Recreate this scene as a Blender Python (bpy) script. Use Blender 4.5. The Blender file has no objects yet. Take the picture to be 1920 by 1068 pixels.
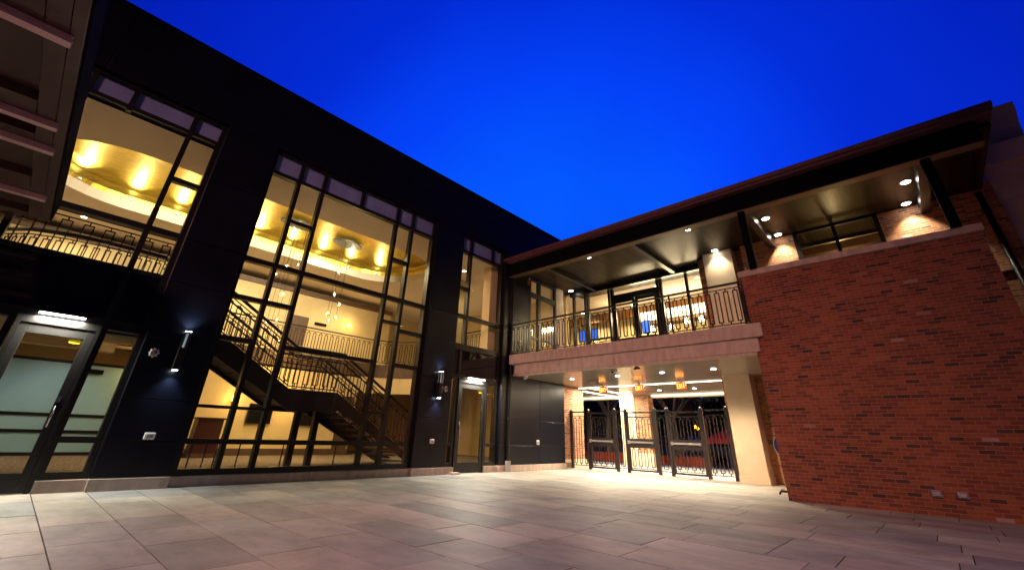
import bpy, math, random
from mathutils import Vector, Matrix
RND = random.Random(11)
S = bpy.context.scene
C = S.collection
PI = math.pi
ORG = {}

# ------------------------------------------------------------------ mesh helper
class MB:
    def __init__(s):
        s.v = []; s.f = []
    def add(s, vs, fs):
        n = len(s.v); s.v += [tuple(v) for v in vs]; s.f += [tuple(i + n for i in f) for f in fs]; return s
    def box(s, x0, x1, y0, y1, z0, z1):
        x0, x1 = min(x0, x1), max(x0, x1); y0, y1 = min(y0, y1), max(y0, y1); z0, z1 = min(z0, z1), max(z0, z1)
        return s.add([(x0,y0,z0),(x1,y0,z0),(x1,y1,z0),(x0,y1,z0),(x0,y0,z1),(x1,y0,z1),(x1,y1,z1),(x0,y1,z1)],
                     [(0,3,2,1),(4,5,6,7),(0,1,5,4),(1,2,6,5),(2,3,7,6),(3,0,4,7)])
    def quad(s, a, b, c, d):
        return s.add([a, b, c, d], [(0,1,2,3)])
    def prism(s, pts, axis, a, b):
        # polygon pts in the plane normal to axis, extruded from a to b
        def P(u, w, t): return {'x': (t,u,w), 'y': (u,t,w), 'z': (u,w,t)}[axis]
        n = len(pts)
        vs = [P(u,w,a) for u,w in pts] + [P(u,w,b) for u,w in pts]
        fs = [tuple(range(n))[::-1], tuple(range(n, 2*n))] + [(i,(i+1)%n,n+(i+1)%n,n+i) for i in range(n)]
        return s.add(vs, fs)
    def bar(s, p, q, w, h=None):
        h = h or w
        p = Vector(p); q = Vector(q); t = (q-p)
        if t.length < 1e-6: return s
        t.normalize()
        up = Vector((0,0,1)) if abs(t.z) < .95 else Vector((1,0,0))
        r = t.cross(up).normalized(); u = r.cross(t).normalized()
        c = [(-w/2,-h/2),(w/2,-h/2),(w/2,h/2),(-w/2,h/2)]
        vs = [p + r*a + u*b for a,b in c] + [q + r*a + u*b for a,b in c]
        return s.add(vs, [(3,2,1,0),(4,5,6,7),(0,1,5,4),(1,2,6,5),(2,3,7,6),(3,0,4,7)])
    def tube(s, pts, rad, n=8, cap=True):
        pts = [Vector(p) for p in pts]
        rads = rad if isinstance(rad, (list, tuple)) else [rad]*len(pts)
        rings = []; prev = None
        for i, p in enumerate(pts):
            t = (pts[min(i+1, len(pts)-1)] - pts[max(i-1, 0)]).normalized()
            if prev is None:
                up = Vector((0,0,1)) if abs(t.z) < .9 else Vector((1,0,0))
                r = t.cross(up).normalized()
            else:
                r = (prev - t*prev.dot(t)).normalized()
            prev = r; u = t.cross(r)
            rings.append([p + (r*math.cos(2*PI*k/n) + u*math.sin(2*PI*k/n))*rads[i] for k in range(n)])
        b = len(s.v)
        for g in rings: s.v += [tuple(x) for x in g]
        for i in range(len(pts)-1):
            for k in range(n):
                s.f.append((b+i*n+k, b+i*n+(k+1)%n, b+(i+1)*n+(k+1)%n, b+(i+1)*n+k))
        if cap:
            s.f.append(tuple(b+k for k in range(n))[::-1]); s.f.append(tuple(b+(len(pts)-1)*n+k for k in range(n)))
        return s
    def lathe(s, prof, c=(0,0,0), n=16, axis='z'):
        b = len(s.v); m = len(prof)
        for r, h in prof:
            for k in range(n):
                a = 2*PI*k/n; x, y = r*math.cos(a), r*math.sin(a)
                d = {'z': (x,y,h), 'y': (x,h,y), 'x': (h,x,y)}[axis]
                s.v.append((c[0]+d[0], c[1]+d[1], c[2]+d[2]))
        for i in range(m-1):
            for k in range(n):
                s.f.append((b+i*n+k, b+i*n+(k+1)%n, b+(i+1)*n+(k+1)%n, b+(i+1)*n+k))
        s.f.append(tuple(b+k for k in range(n))[::-1]); s.f.append(tuple(b+(m-1)*n+k for k in range(n)))
        return s
    def ball(s, c, r, n=12, m=7, sz=1.0):
        pr = [(max(r*math.sin(PI*i/m), r*.02), -r*sz*math.cos(PI*i/m)) for i in range(m+1)]
        return s.lathe(pr, c, n)

def obj(name, mb, mat, parent=None, smooth=False, bevel=0, loc=None):
    me = bpy.data.meshes.new(name)
    org = ORG[parent.name] if parent else Vector(loc or (0,0,0))
    me.from_pydata([tuple(Vector(v)-org) for v in mb.v], [], mb.f); me.update()
    me.materials.append(mat)
    if smooth:
        me.polygons.foreach_set('use_smooth', [True]*len(me.polygons))
    o = bpy.data.objects.new(name, me); C.objects.link(o)
    if parent: o.parent = parent
    else: o.location = org
    ORG[o.name] = org
    if bevel:
        m = o.modifiers.new('edge', 'BEVEL'); m.width = bevel; m.segments = 2; m.limit_method = 'ANGLE'
    return o

def thing(name, label, cat, loc=(0,0,0), group=None):
    o = bpy.data.objects.new(name, None); C.objects.link(o)
    o.location = loc; o['label'] = label; o['category'] = cat
    if group: o['group'] = group
    o.empty_display_size = .1
    ORG[o.name] = Vector(loc); return o

def tag(o, label, cat, group=None):
    o['label'] = label; o['category'] = cat
    if group: o['group'] = group
    return o

def struct(name, mb, mat):
    o = obj(name, mb, mat); o['kind'] = 'structure'; return o

def dup(root, loc, label=None, group=None):
    r = root.copy(); C.objects.link(r); r.location = loc
    if label: r['label'] = label
    if group: r['group'] = group
    ORG[r.name] = Vector(loc)
    def rec(src, dst):
        for ch in list(src.children):
            c = ch.copy(); C.objects.link(c); c.parent = dst; rec(ch, c)
    rec(root, r); return r

def light(kind, name, loc, energy, col=(1,.75,.4), parent=None, target=None, ang=90, blend=.6, rad=.03, size=None, spread=None):
    d = bpy.data.lights.new(name, kind); d.energy = energy; d.color = col
    if kind == 'SPOT':
        d.spot_size = math.radians(ang); d.spot_blend = blend; d.shadow_soft_size = rad
    elif kind == 'POINT': d.shadow_soft_size = rad
    elif kind == 'AREA':
        d.shape = 'RECTANGLE'; d.size, d.size_y = size
        if spread: d.spread = math.radians(spread)
    o = bpy.data.objects.new(name, d); C.objects.link(o)
    org = ORG[parent.name] if parent else Vector((0,0,0))
    if parent: o.parent = parent
    o.location = Vector(loc) - org
    if target is not None:
        o.rotation_euler = (Vector(target)-Vector(loc)).to_track_quat('-Z', 'Y').to_euler()
    return o

# ------------------------------------------------------------------ materials
def newmat(name):
    m = bpy.data.materials.new(name); m.use_nodes = True
    nt = m.node_tree; b = nt.nodes['Principled BSDF']; return m, nt, b

def N(nt, typ, **kw):
    n = nt.nodes.new(typ)
    for k, v in kw.items():
        if k in n.inputs: n.inputs[k].default_value = v
        else: setattr(n, k, v)
    return n

def ramp(nt, stops, interp='LINEAR'):
    r = nt.nodes.new('ShaderNodeValToRGB'); cr = r.color_ramp; cr.interpolation = interp
    while len(cr.elements) < len(stops): cr.elements.new(.5)
    for e, (p, c) in zip(cr.elements, stops):
        e.position = p; e.color = (c[0], c[1], c[2], 1)
    return r

def plain(name, col, rough=.5, metal=0, var=.15, scale=6, bump=0, bscale=60, spec=.5, stretch=None, rvar=0):
    m, nt, b = newmat(name); L = nt.links
    tc = N(nt, 'ShaderNodeTexCoord'); mp = N(nt, 'ShaderNodeMapping'); L.new(tc.outputs['Object'], mp.inputs[0])
    if stretch: mp.inputs['Scale'].default_value = stretch
    nz = N(nt, 'ShaderNodeTexNoise', Scale=scale, Detail=5.0); L.new(mp.outputs[0], nz.inputs['Vector'])
    r = ramp(nt, [(.25, [c*(1-var) for c in col]), (.75, [min(1, c*(1+var)) for c in col])])
    L.new(nz.outputs['Fac'], r.inputs[0]); L.new(r.outputs[0], b.inputs['Base Color'])
    b.inputs['Roughness'].default_value = rough; b.inputs['Metallic'].default_value = metal
    b.inputs['Specular IOR Level'].default_value = spec
    if rvar:
        mr = N(nt, 'ShaderNodeMapRange'); mr.inputs['To Min'].default_value = max(.02, rough-rvar); mr.inputs['To Max'].default_value = rough+rvar
        L.new(nz.outputs['Fac'], mr.inputs[0]); L.new(mr.outputs[0], b.inputs['Roughness'])
    if bump:
        n2 = N(nt, 'ShaderNodeTexNoise', Scale=bscale, Detail=4.0); L.new(mp.outputs[0], n2.inputs['Vector'])
        bp = N(nt, 'ShaderNodeBump', Strength=bump, Distance=.01); L.new(n2.outputs['Fac'], bp.inputs['Height']); L.new(bp.outputs[0], b.inputs['Normal'])
    return m

def emit(name, col, strength):
    m, nt, b = newmat(name)
    b.inputs['Base Color'].default_value = (*[c*.5 for c in col], 1)
    b.inputs['Emission Color'].default_value = (*col, 1); b.inputs['Emission Strength'].default_value = strength
    return m

def brick(name, u, tones, mortar, w=.2127, h=.0677, off=(0,0), bump=.5, mort=.006, rough=.8, offset=.5, ramp_stops=None, nscale=1.2, nvar=.25):
    # u: which two object axes make the wall plane
    m, nt, b = newmat(name); L = nt.links
    tc = N(nt, 'ShaderNodeTexCoord'); sx = N(nt, 'ShaderNodeSeparateXYZ'); cx = N(nt, 'ShaderNodeCombineXYZ')
    L.new(tc.outputs['Object'], sx.inputs[0])
    for k, ax in enumerate(u):
        ad = N(nt, 'ShaderNodeMath', operation='ADD'); ad.inputs[1].default_value = off[k] + 60*(w if k == 0 else h)
        L.new(sx.outputs[ax], ad.inputs[0]); L.new(ad.outputs[0], cx.inputs[k])
    bt = N(nt, 'ShaderNodeTexBrick'); bt.offset = offset; bt.squash = 1
    bt.inputs['Scale'].default_value = 1; bt.inputs['Brick Width'].default_value = w; bt.inputs['Row Height'].default_value = h
    bt.inputs['Mortar Size'].default_value = mort; bt.inputs['Mortar Smooth'].default_value = .3; bt.inputs['Bias'].default_value = 0
    bt.inputs['Color1'].default_value = (0,0,0,1); bt.inputs['Color2'].default_value = (1,1,1,1); bt.inputs['Mortar'].default_value = (.5,.5,.5,1)
    L.new(cx.outputs[0], bt.inputs['Vector'])
    r = ramp(nt, ramp_stops or tones, 'LINEAR'); L.new(bt.outputs['Color'], r.inputs[0])
    nz = N(nt, 'ShaderNodeTexNoise', Scale=nscale, Detail=6.0, Roughness=.65); L.new(tc.outputs['Object'], nz.inputs['Vector'])
    rn = ramp(nt, [(.3, (1-nvar,)*3), (.7, (1+nvar,)*3)]); L.new(nz.outputs['Fac'], rn.inputs[0])
    mx = N(nt, 'ShaderNodeMix', data_type='RGBA', blend_type='MULTIPLY'); mx.inputs[0].default_value = 1
    L.new(r.outputs[0], mx.inputs[6]); L.new(rn.outputs[0], mx.inputs[7])
    m2 = N(nt, 'ShaderNodeMix', data_type='RGBA'); L.new(bt.outputs['Fac'], m2.inputs[0]); L.new(mx.outputs[2], m2.inputs[6])
    m2.inputs[7].default_value = (*mortar, 1); L.new(m2.outputs[2], b.inputs['Base Color'])
    b.inputs['Roughness'].default_value = rough
    n3 = N(nt, 'ShaderNodeTexNoise', Scale=45.0, Detail=3.0); L.new(tc.outputs['Object'], n3.inputs['Vector'])
    ma = N(nt, 'ShaderNodeMath', operation='MULTIPLY_ADD'); ma.inputs[1].default_value = -1.0
    L.new(bt.outputs['Fac'], ma.inputs[0])
    ms = N(nt, 'ShaderNodeMath', operation='MULTIPLY'); ms.inputs[1].default_value = .35; L.new(n3.outputs['Fac'], ms.inputs[0]); L.new(ms.outputs[0], ma.inputs[2])
    bp = N(nt, 'ShaderNodeBump', Strength=bump, Distance=.008); L.new(ma.outputs[0], bp.inputs['Height']); L.new(bp.outputs[0], b.inputs['Normal'])
    return m

def glass(name, tint=(.96,.97,.95), f0=.05):
    m = bpy.data.materials.new(name); m.use_nodes = True; nt = m.node_tree; L = nt.links
    nt.nodes.remove(nt.nodes['Principled BSDF'])
    lw = N(nt, 'ShaderNodeLayerWeight'); lw.inputs['Blend'].default_value = .5
    pw = N(nt, 'ShaderNodeMath', operation='POWER'); pw.inputs[1].default_value = 4.0; L.new(lw.outputs['Facing'], pw.inputs[0])
    ma = N(nt, 'ShaderNodeMath', operation='MULTIPLY_ADD'); ma.inputs[1].default_value = 1-f0; ma.inputs[2].default_value = f0; L.new(pw.outputs[0], ma.inputs[0])
    tr = N(nt, 'ShaderNodeBsdfTransparent'); tr.inputs[0].default_value = (*tint, 1)
    gl = N(nt, 'ShaderNodeBsdfGlossy'); gl.inputs['Roughness'].default_value = 0.0
    mx = N(nt, 'ShaderNodeMixShader'); L.new(ma.outputs[0], mx.inputs[0]); L.new(tr.outputs[0], mx.inputs[1]); L.new(gl.outputs[0], mx.inputs[2])
    L.new(mx.outputs[0], nt.nodes['Material Output'].inputs['Surface'])
    return m

M = {}
M['black_panel'] = plain('black_panel', (.0045,.005,.010), .30, 0, .35, 1.2, rvar=.04, spec=.28)
M['fascia_black'] = plain('fascia_black', (.004,.004,.006), .9, 0, .2, 2, spec=.03)
M['black_frame'] = plain('black_frame', (.009,.0085,.009), .36, .1, .2, 5, spec=.4)
M['black_iron'] = plain('black_iron', (.014,.012,.012), .4, .3, .3, 9, bump=.1)
M['gate_iron'] = plain('gate_iron', (.035,.026,.024), .38, .4, .3, 9, bump=.1)
M['dark_steel'] = plain('dark_steel', (.018,.015,.014), .5, .2, .3, 4)
M['stone'] = plain('stone', (.50,.39,.33), .78, 0, .22, 3.2, bump=.45, bscale=40, stretch=(2.2,2.2,.7))
M['pale_stone'] = plain('pale_stone', (.64,.50,.35), .7, 0, .1, 3, bump=.25, bscale=35)
M['glass'] = glass('glass')
M['spandrel'] = plain('spandrel', (.004,.005,.009), .06, 0, .1, 2, spec=.55)
M['shadow_panel'] = plain('shadow_panel', (.17,.21,.44), .55, 0, .12, 2.5)
RED = [(.0,(.06,.022,.017)),(.06,(.085,.028,.02)),(.13,(.165,.038,.019)),(.5,(.235,.054,.023)),(.8,(.29,.075,.030)),(.992,(.29,.078,.034)),(1.0,(.40,.27,.25))]
TAN = [(.0,(.26,.12,.06)),(.3,(.42,.22,.11)),(.7,(.52,.28,.14)),(1.0,(.58,.36,.2))]
M['brick_front'] = brick('brick_front', 'XZ', RED, (.27,.17,.125), offset=.5)
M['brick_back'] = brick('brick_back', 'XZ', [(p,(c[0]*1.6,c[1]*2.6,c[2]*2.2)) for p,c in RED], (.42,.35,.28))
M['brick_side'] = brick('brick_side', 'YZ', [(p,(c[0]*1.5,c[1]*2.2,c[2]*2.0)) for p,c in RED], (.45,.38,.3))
PAV = [(0,(.15,.145,.155)),(.15,(.22,.205,.20)),(.35,(.31,.265,.245)),(.55,(.25,.25,.265)),(.75,(.32,.27,.245)),(1,(.37,.325,.30))]
M['paving'] = brick('paving', 'XY', PAV, (.10,.085,.08), w=1.02, h=.655, off=(.25,-.06), mort=.006, rough=.62, bump=.3, nscale=1.6, nvar=.3, offset=.37)
def slab_mat():
    m, nt, b = newmat('slab'); L = nt.links
    ge = N(nt, 'ShaderNodeNewGeometry'); tc = N(nt, 'ShaderNodeTexCoord')
    r = ramp(nt, [(0,(.23,.225,.22)),(.14,(.29,.275,.26)),(.32,(.37,.33,.295)),(.5,(.31,.31,.31)),(.72,(.40,.355,.31)),(1,(.46,.415,.365))]); L.new(ge.outputs['Random Per Island'], r.inputs[0])
    prev = r.outputs[0]
    for sc, st, lo, hi, a, c in ((1.3,(1,1.8,1),.72,1.25,.3,.72),(14,(.8,1.2,1),.94,1.06,.3,.7),(.35,(1,1,1),.82,1.15,.35,.65)):
        mp = N(nt, 'ShaderNodeMapping'); mp.inputs['Scale'].default_value = st; L.new(tc.outputs['Object'], mp.inputs[0])
        nz = N(nt, 'ShaderNodeTexNoise', Scale=float(sc), Detail=6.0, Roughness=.65); L.new(mp.outputs[0], nz.inputs['Vector'])
        rr = ramp(nt, [(a,(lo,)*3),(c,(hi,)*3)]); L.new(nz.outputs['Fac'], rr.inputs[0])
        mx = N(nt, 'ShaderNodeMix', data_type='RGBA', blend_type='MULTIPLY'); mx.inputs[0].default_value = 1
        L.new(prev, mx.inputs[6]); L.new(rr.outputs[0], mx.inputs[7]); prev = mx.outputs[2]
    # small dark spots of old gum and drips
    vo = N(nt, 'ShaderNodeTexVoronoi', Scale=1.1); L.new(tc.outputs['Object'], vo.inputs['Vector'])
    rv = ramp(nt, [(.018,(.55,)*3),(.032,(1,)*3)]); L.new(vo.outputs['Distance'], rv.inputs[0])
    mx = N(nt, 'ShaderNodeMix', data_type='RGBA', blend_type='MULTIPLY'); mx.inputs[0].default_value = 1
    L.new(prev, mx.inputs[6]); L.new(rv.outputs[0], mx.inputs[7]); L.new(mx.outputs[2], b.inputs['Base Color'])
    b.inputs['Roughness'].default_value = .58
    n2 = N(nt, 'ShaderNodeTexNoise', Scale=18.0, Detail=8.0, Roughness=.7); L.new(tc.outputs['Object'], n2.inputs['Vector'])
    bp = N(nt, 'ShaderNodeBump', Strength=.35, Distance=.006); L.new(n2.outputs['Fac'], bp.inputs['Height']); L.new(bp.outputs[0], b.inputs['Normal'])
    return m
M['slab'] = slab_mat(); M['joint'] = plain('joint', (.04,.035,.03), .9, 0, .3, 12)
M['asphalt'] = plain('asphalt', (.05,.05,.05), .85, 0, .3, 20, bump=.3)
M['concrete'] = plain('concrete', (.38,.36,.33), .8, 0, .2, 4, bump=.2)
M['cream_wall'] = plain('cream_wall', (.70,.56,.30), .7, 0, .05, 2.5)
M['white_ceiling'] = plain('white_ceiling', (.78,.69,.60), .7, 0, .04, 2)
M['cove_lip'] = plain('cove_lip', (.82,.74,.6), .6, 0, .04, 2)
M['brown_trim'] = plain('brown_trim', (.10,.06,.035), .5, 0, .2, 3)
M['wood'] = plain('wood', (.28,.13,.04), .4, 0, .35, 3, stretch=(6,6,.5))
M['red_wood'] = plain('red_wood', (.055,.012,.010), .4, 0, .3, 4, stretch=(5,5,.6))
M['carpet'] = plain('carpet', (.15,.115,.08), .95, 0, .85, 9, bump=.4, bscale=80, stretch=(.8,2.2,1))
M['frosted'] = plain('frosted', (.30,.52,.66), .35, 0, .06, 1.2)
M['gold'] = plain('gold', (.78,.53,.09), .40, .85, .42, 3.0, stretch=(14,1.0,1), bump=.10, bscale=8, rvar=.12)
M['mirror_dark'] = plain('mirror_dark', (.20,.22,.24), .25, .8, .35, 7, stretch=(6,1,1))
M['screen'] = plain('screen', (.008,.008,.009), .15, 0, .1, 3)
M['soffit_wood'] = None
M['sheet_ceiling'] = plain('sheet_ceiling', (.66,.62,.50), .13, .12, .06, 1.2, rvar=.03)
M['canopy_metal'] = plain('canopy_metal', (.075,.040,.030), .5, .1, .2, 3, bump=.08)
M['canopy_fin'] = plain('canopy_fin', (.80,.56,.50), .5, .1, .12, 5)
M['roof_edge'] = plain('roof_edge', (.12,.046,.052), .5, .1, .2, 4)
M['stucco'] = plain('stucco', (.70,.56,.50), .85, 0, .1, 2.5, bump=.25, bscale=70)
M['chrome'] = plain('chrome', (.65,.65,.65), .22, 1, .08, 8)
M['white_plastic'] = plain('white_plastic', (.72,.68,.66), .4, 0, .06, 8)
M['grey_plastic'] = plain('grey_plastic', (.30,.28,.29), .4, 0, .1, 8)
M['yellow_label'] = emit('yellow_label', (.9,.7,.02), .25)
M['red_paint'] = plain('red_paint', (.55,.02,.015), .4, 0, .12, 6)
M['red_curb'] = plain('red_curb', (.50,.07,.03), .7, 0, .2, 6, bump=.2)
M['blue_paint'] = plain('blue_paint', (.015,.03,.12), .3, .1, .12, 4)
M['car_glass'] = plain('car_glass', (.01,.012,.016), .08, 0, .1, 2)
M['rubber'] = plain('rubber', (.015,.015,.015), .8, 0, .2, 10)
M['bark'] = plain('bark', (.16,.12,.09), .9, 0, .4, 14, bump=.6, bscale=30)
M['leaf'] = plain('leaf', (.045,.08,.028), .65, 0, .5, 3)
M['red_cloth'] = plain('red_cloth', (.55,.03,.04), .8, 0, .15, 5)
M['blue_screen'] = emit('blue_screen', (.01,.12,.75), 1.3)
M['lamp_warm'] = emit('lamp_warm', (1,.84,.52), 22)
M['lamp_white'] = emit('lamp_white', (1,.96,.86), 26)
M['lamp_cool'] = emit('lamp_cool', (.80,.94,1), 22)
M['tube_glow'] = emit('tube_glow', (.75,.9,1), .25)
M['led_strip'] = emit('led_strip', (1,.90,.66), 9)
M['bulb'] = emit('bulb', (1,.70,.30), 45)
M['sconce_glow'] = emit('sconce_glow', (1,.55,.10), 9)
M['sodium'] = emit('sodium', (1,.36,.02), 14)
M['blue_lamp'] = emit('blue_lamp', (.05,.2,1), 3)
M['exit_face'] = emit('exit_face', (.95,.10,.02), .85)
M['exit_letter'] = emit('exit_letter', (1,.62,.10), 3.2)
M['bar_glow'] = emit('bar_glow', (1,.90,.66), 3.0)
M['clear_globe'] = glass('clear_globe', (.93,.93,.9), .1)

def soffit_mat():
    m, nt, b = newmat('soffit_wood'); L = nt.links
    tc = N(nt, 'ShaderNodeTexCoord'); sx = N(nt, 'ShaderNodeSeparateXYZ'); L.new(tc.outputs['Object'], sx.inputs[0])
    mu = N(nt, 'ShaderNodeMath', operation='MULTIPLY'); mu.inputs[1].default_value = 1/.13; L.new(sx.outputs['X'], mu.inputs[0])
    fl = N(nt, 'ShaderNodeMath', operation='FLOOR'); L.new(mu.outputs[0], fl.inputs[0])
    fr = N(nt, 'ShaderNodeMath', operation='FRACT'); L.new(mu.outputs[0], fr.inputs[0])
    wn = N(nt, 'ShaderNodeTexWhiteNoise', noise_dimensions='1D'); L.new(fl.outputs[0], wn.inputs['W'])
    r = ramp(nt, [(0,(.008,.006,.004)),(.5,(.016,.012,.008)),(1,(.030,.021,.012))]); L.new(wn.outputs['Value'], r.inputs[0])
    gr = ramp(nt, [(.0,(.02,)*3),(.09,(1,)*3),(.91,(1,)*3),(1,(.02,)*3)]); L.new(fr.outputs[0], gr.inputs[0])
    mx = N(nt, 'ShaderNodeMix', data_type='RGBA', blend_type='MULTIPLY'); mx.inputs[0].default_value = 1
    L.new(r.outputs[0], mx.inputs[6]); L.new(gr.outputs[0], mx.inputs[7]); L.new(mx.outputs[2], b.inputs['Base Color'])
    b.inputs['Roughness'].default_value = .38; b.inputs['Specular IOR Level'].default_value = .12
    bp = N(nt, 'ShaderNodeBump', Strength=.25, Distance=.004); L.new(gr.outputs[0], bp.inputs['Height']); L.new(bp.outputs[0], b.inputs['Normal'])
    return m
M['soffit_wood'] = soffit_mat()

WARM = (1,.66,.26); WARM2 = (1,.76,.42); NEUT = (1,.86,.62); COOL = (.72,.90,1); PINK = (1,.44,.38)

# ------------------------------------------------------------------ camera
cam = bpy.data.cameras.new('camera'); co = bpy.data.objects.new('camera', cam); C.objects.link(co)
yaw, pit, rol = -0.7538220474909436, 0.44341513328309945, 0.03206007818305538
fw = Vector((math.cos(pit)*math.sin(yaw), math.cos(pit)*math.cos(yaw), math.sin(pit)))
r0 = Vector((math.cos(yaw), -math.sin(yaw), 0)); u0 = r0.cross(fw)
rt = r0*math.cos(rol)+u0*math.sin(rol); up = u0*math.cos(rol)-r0*math.sin(rol)
co.matrix_world = Matrix(((rt.x,up.x,-fw.x,0),(rt.y,up.y,-fw.y,0),(rt.z,up.z,-fw.z,1.05),(0,0,0,1)))
cam.sensor_width = 36; cam.lens = 788.402/1920*36; cam.shift_y = -(534-444.07)/1920; cam.clip_start = .05; cam.clip_end = 2000
S.camera = co

# ------------------------------------------------------------------ sky (world)
w = bpy.data.worlds.new('World'); S.world = w; w.use_nodes = True
nt = w.node_tree; L = nt.links; bg = nt.nodes['Background']
tc = N(nt, 'ShaderNodeTexCoord')
# blue hour: the afterglow stands low in the north-west, the rest of the dome is already night
gaz, gel = math.radians(-37), math.radians(20)
dt = N(nt, 'ShaderNodeVectorMath', operation='DOT_PRODUCT'); dt.inputs[1].default_value = (math.cos(gel)*math.sin(gaz), math.cos(gel)*math.cos(gaz), math.sin(gel))
L.new(tc.outputs['Generated'], dt.inputs[0])
rp = ramp(nt, [(0,(.002,.003,.012)),(.25,(.002,.004,.05)),(.48,(.0,.008,.26)),(.62,(.0,.014,.50)),(.80,(.0,.025,.68)),(.90,(.0,.054,.94)),(.99,(.0,.10,1.0))])
L.new(dt.outputs['Value'], rp.inputs[0])
nz = N(nt, 'ShaderNodeTexNoise', Scale=2.2, Detail=4.0, Roughness=.5); L.new(tc.outputs['Generated'], nz.inputs['Vector'])
rn = ramp(nt, [(.3,(.9,.84,.93)),(.7,(1.05,1.1,1.04))]); L.new(nz.outputs['Fac'], rn.inputs[0])
mx = N(nt, 'ShaderNodeMix', data_type='RGBA', blend_type='MULTIPLY'); mx.inputs[0].default_value = 1
L.new(rp.outputs[0], mx.inputs[6]); L.new(rn.outputs[0], mx.inputs[7]); L.new(mx.outputs[2], bg.inputs['Color'])
bg.inputs['Strength'].default_value = 1.0
# dusk: the last skylight comes from a Nishita sky with the sun just under the horizon, added to the blue of the zenith
sk = N(nt, 'ShaderNodeTexSky'); sk.sky_type = 'NISHITA'; sk.sun_disc = False; sk.sun_elevation = math.radians(-3); sk.sun_rotation = math.radians(-37)
b2 = N(nt, 'ShaderNodeBackground'); L.new(sk.outputs[0], b2.inputs['Color']); b2.inputs['Strength'].default_value = .02
ad = N(nt, 'ShaderNodeAddShader'); L.new(bg.outputs[0], ad.inputs[0]); L.new(b2.outputs[0], ad.inputs[1]); L.new(ad.outputs[0], nt.nodes['World Output'].inputs['Surface'])

# ------------------------------------------------------------------ ground
def slabs():
    m = MB(); r = random.Random(4); y = -12.0 + .06; k = 0
    while y < 22.4:
        h = .655 if k % 3 else .67
        x = -11.6 + r.uniform(-1.2, 0)
        while x < 9:
            w_ = r.choice((.62,.9,.9,1.2,1.2,1.5)); z = r.uniform(-.0015,.0015)
            x0, x1 = max(x,-11.6)+.006, min(x+w_,9)-.006; x += w_
            if x1-x0 > .05: m.box(x0,x1,y+.006,y+h-.006,-.05,z)
        y += h; k += 1
    return m
struct('paving', slabs(), M['slab'])
struct('paving_bed', MB().box(-11.6, 9, -12, 22.5, -.3, -.009), M['joint'])
struct('street', MB().box(-80, 60, 22.5, 120, -.3, -.02), M['asphalt'])
struct('ground', MB().add([(-150,-60,-.32),(150,-60,-.32),(150,160,-.32),(-150,160,-.32)], [(0,1,2,3)]), M['asphalt'])
struct('pavement', MB().box(-40, -11.6, 16.6, 22.5, -.3, -.004), M['paving'])

# ------------------------------------------------------------------ railing pattern
def rail_run(mb, A, B, h, spacing=.24, r=.011, second=.115, low=.07, top=True):
    A = Vector(A); B = Vector(B); t = B-A; hl = math.hypot(t.x, t.y); Z = Vector((0,0,1))
    d = t/hl
    if top: mb.bar(A+Z*h, B+Z*h, .05, .045)
    mb.bar(A+Z*(h-second), B+Z*(h-second), .022, .022)
    mb.bar(A+Z*low, B+Z*low, .025, .025)
    n = max(1, int(round(hl/spacing))); s = hl/n
    for i in range(n):
        c = A + d*(s*(i+.5)); g = s*.23
        zt = h-second-.075; zb = low+.075
        a1 = c-d*g; a2 = c+d*g
        mb.bar(a1+Z*zb, a1+Z*zt, r*2); mb.bar(a2+Z*zb, a2+Z*zt, r*2)
        mb.bar(a1+Z*zt-d*r, a2+Z*zt+d*r, r*2); mb.bar(a1+Z*zb-d*r, a2+Z*zb+d*r, r*2)
        mb.bar(c+Z*zt, c+Z*(h-second), r*2); mb.bar(c+Z*zb, c+Z*low, r*2)
    return mb

# ------------------------------------------------------------------ window builder (plane x = const, facing +X, or y = const, facing -Y)
def window(parent, axis, c, u0, u1, z0, z1, mull, trans, panes, spandrels=(), shadow=(), mw=.095, th=.10, depth=.18, mat='black_frame'):
    """mull: (u, z0, z1[, w]); trans: (z, u0, u1[, h]); panes/spandrels: (u0,u1,z0,z1)"""
    sgn = -1 if axis == 'x' else 1          # into the building
    def bx(mb, a0, a1, b0, b1, d0, d1):
        if axis == 'x': mb.box(c+sgn*d0, c+sgn*d1, a0, a1, b0, b1)
        else: mb.box(a0, a1, c+sgn*d0, c+sgn*d1, b0, b1)
    f = MB()
    bx(f, u0, u0+mw, z0, z1, 0, depth); bx(f, u1-mw, u1, z0, z1, 0, depth)
    bx(f, u0+mw, u1-mw, z0, z0+.11, .002, depth-.002); bx(f, u0+mw, u1-mw, z1-.07, z1, .002, depth-.002)
    for m in mull:
        ww = m[3] if len(m) > 3 else mw
        bx(f, m[0]-ww/2, m[0]+ww/2, m[1], m[2], .004, depth-.004)
    for t in trans:
        hh = t[3] if len(t) > 3 else th
        bx(f, t[1], t[2], t[0]-hh/2, t[0]+hh/2, .008, depth-.008)
    fo = obj('window', f, M[mat], parent)
    def sheets(lst, d, nm, mt, thick=0):
        g = MB()
        for a0, a1, b0, b1 in lst:
            if thick: bx(g, a0, a1, b0, b1, d, d+thick)
            elif axis == 'x': g.quad((c+sgn*d,a0,b0),(c+sgn*d,a1,b0),(c+sgn*d,a1,b1),(c+sgn*d,a0,b1))
            else: g.quad((a0,c+sgn*d,b0),(a1,c+sgn*d,b0),(a1,c+sgn*d,b1),(a0,c+sgn*d,b1))
        if lst: obj(nm, g, M[mt], fo)
    sheets(panes, .06, 'pane', 'glass')
    sheets(spandrels, .055, 'spandrel_panel', 'spandrel', .03)
    sheets(shadow, .10, 'shadow_box_panel', 'shadow_panel', .03)
    return fo

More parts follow.
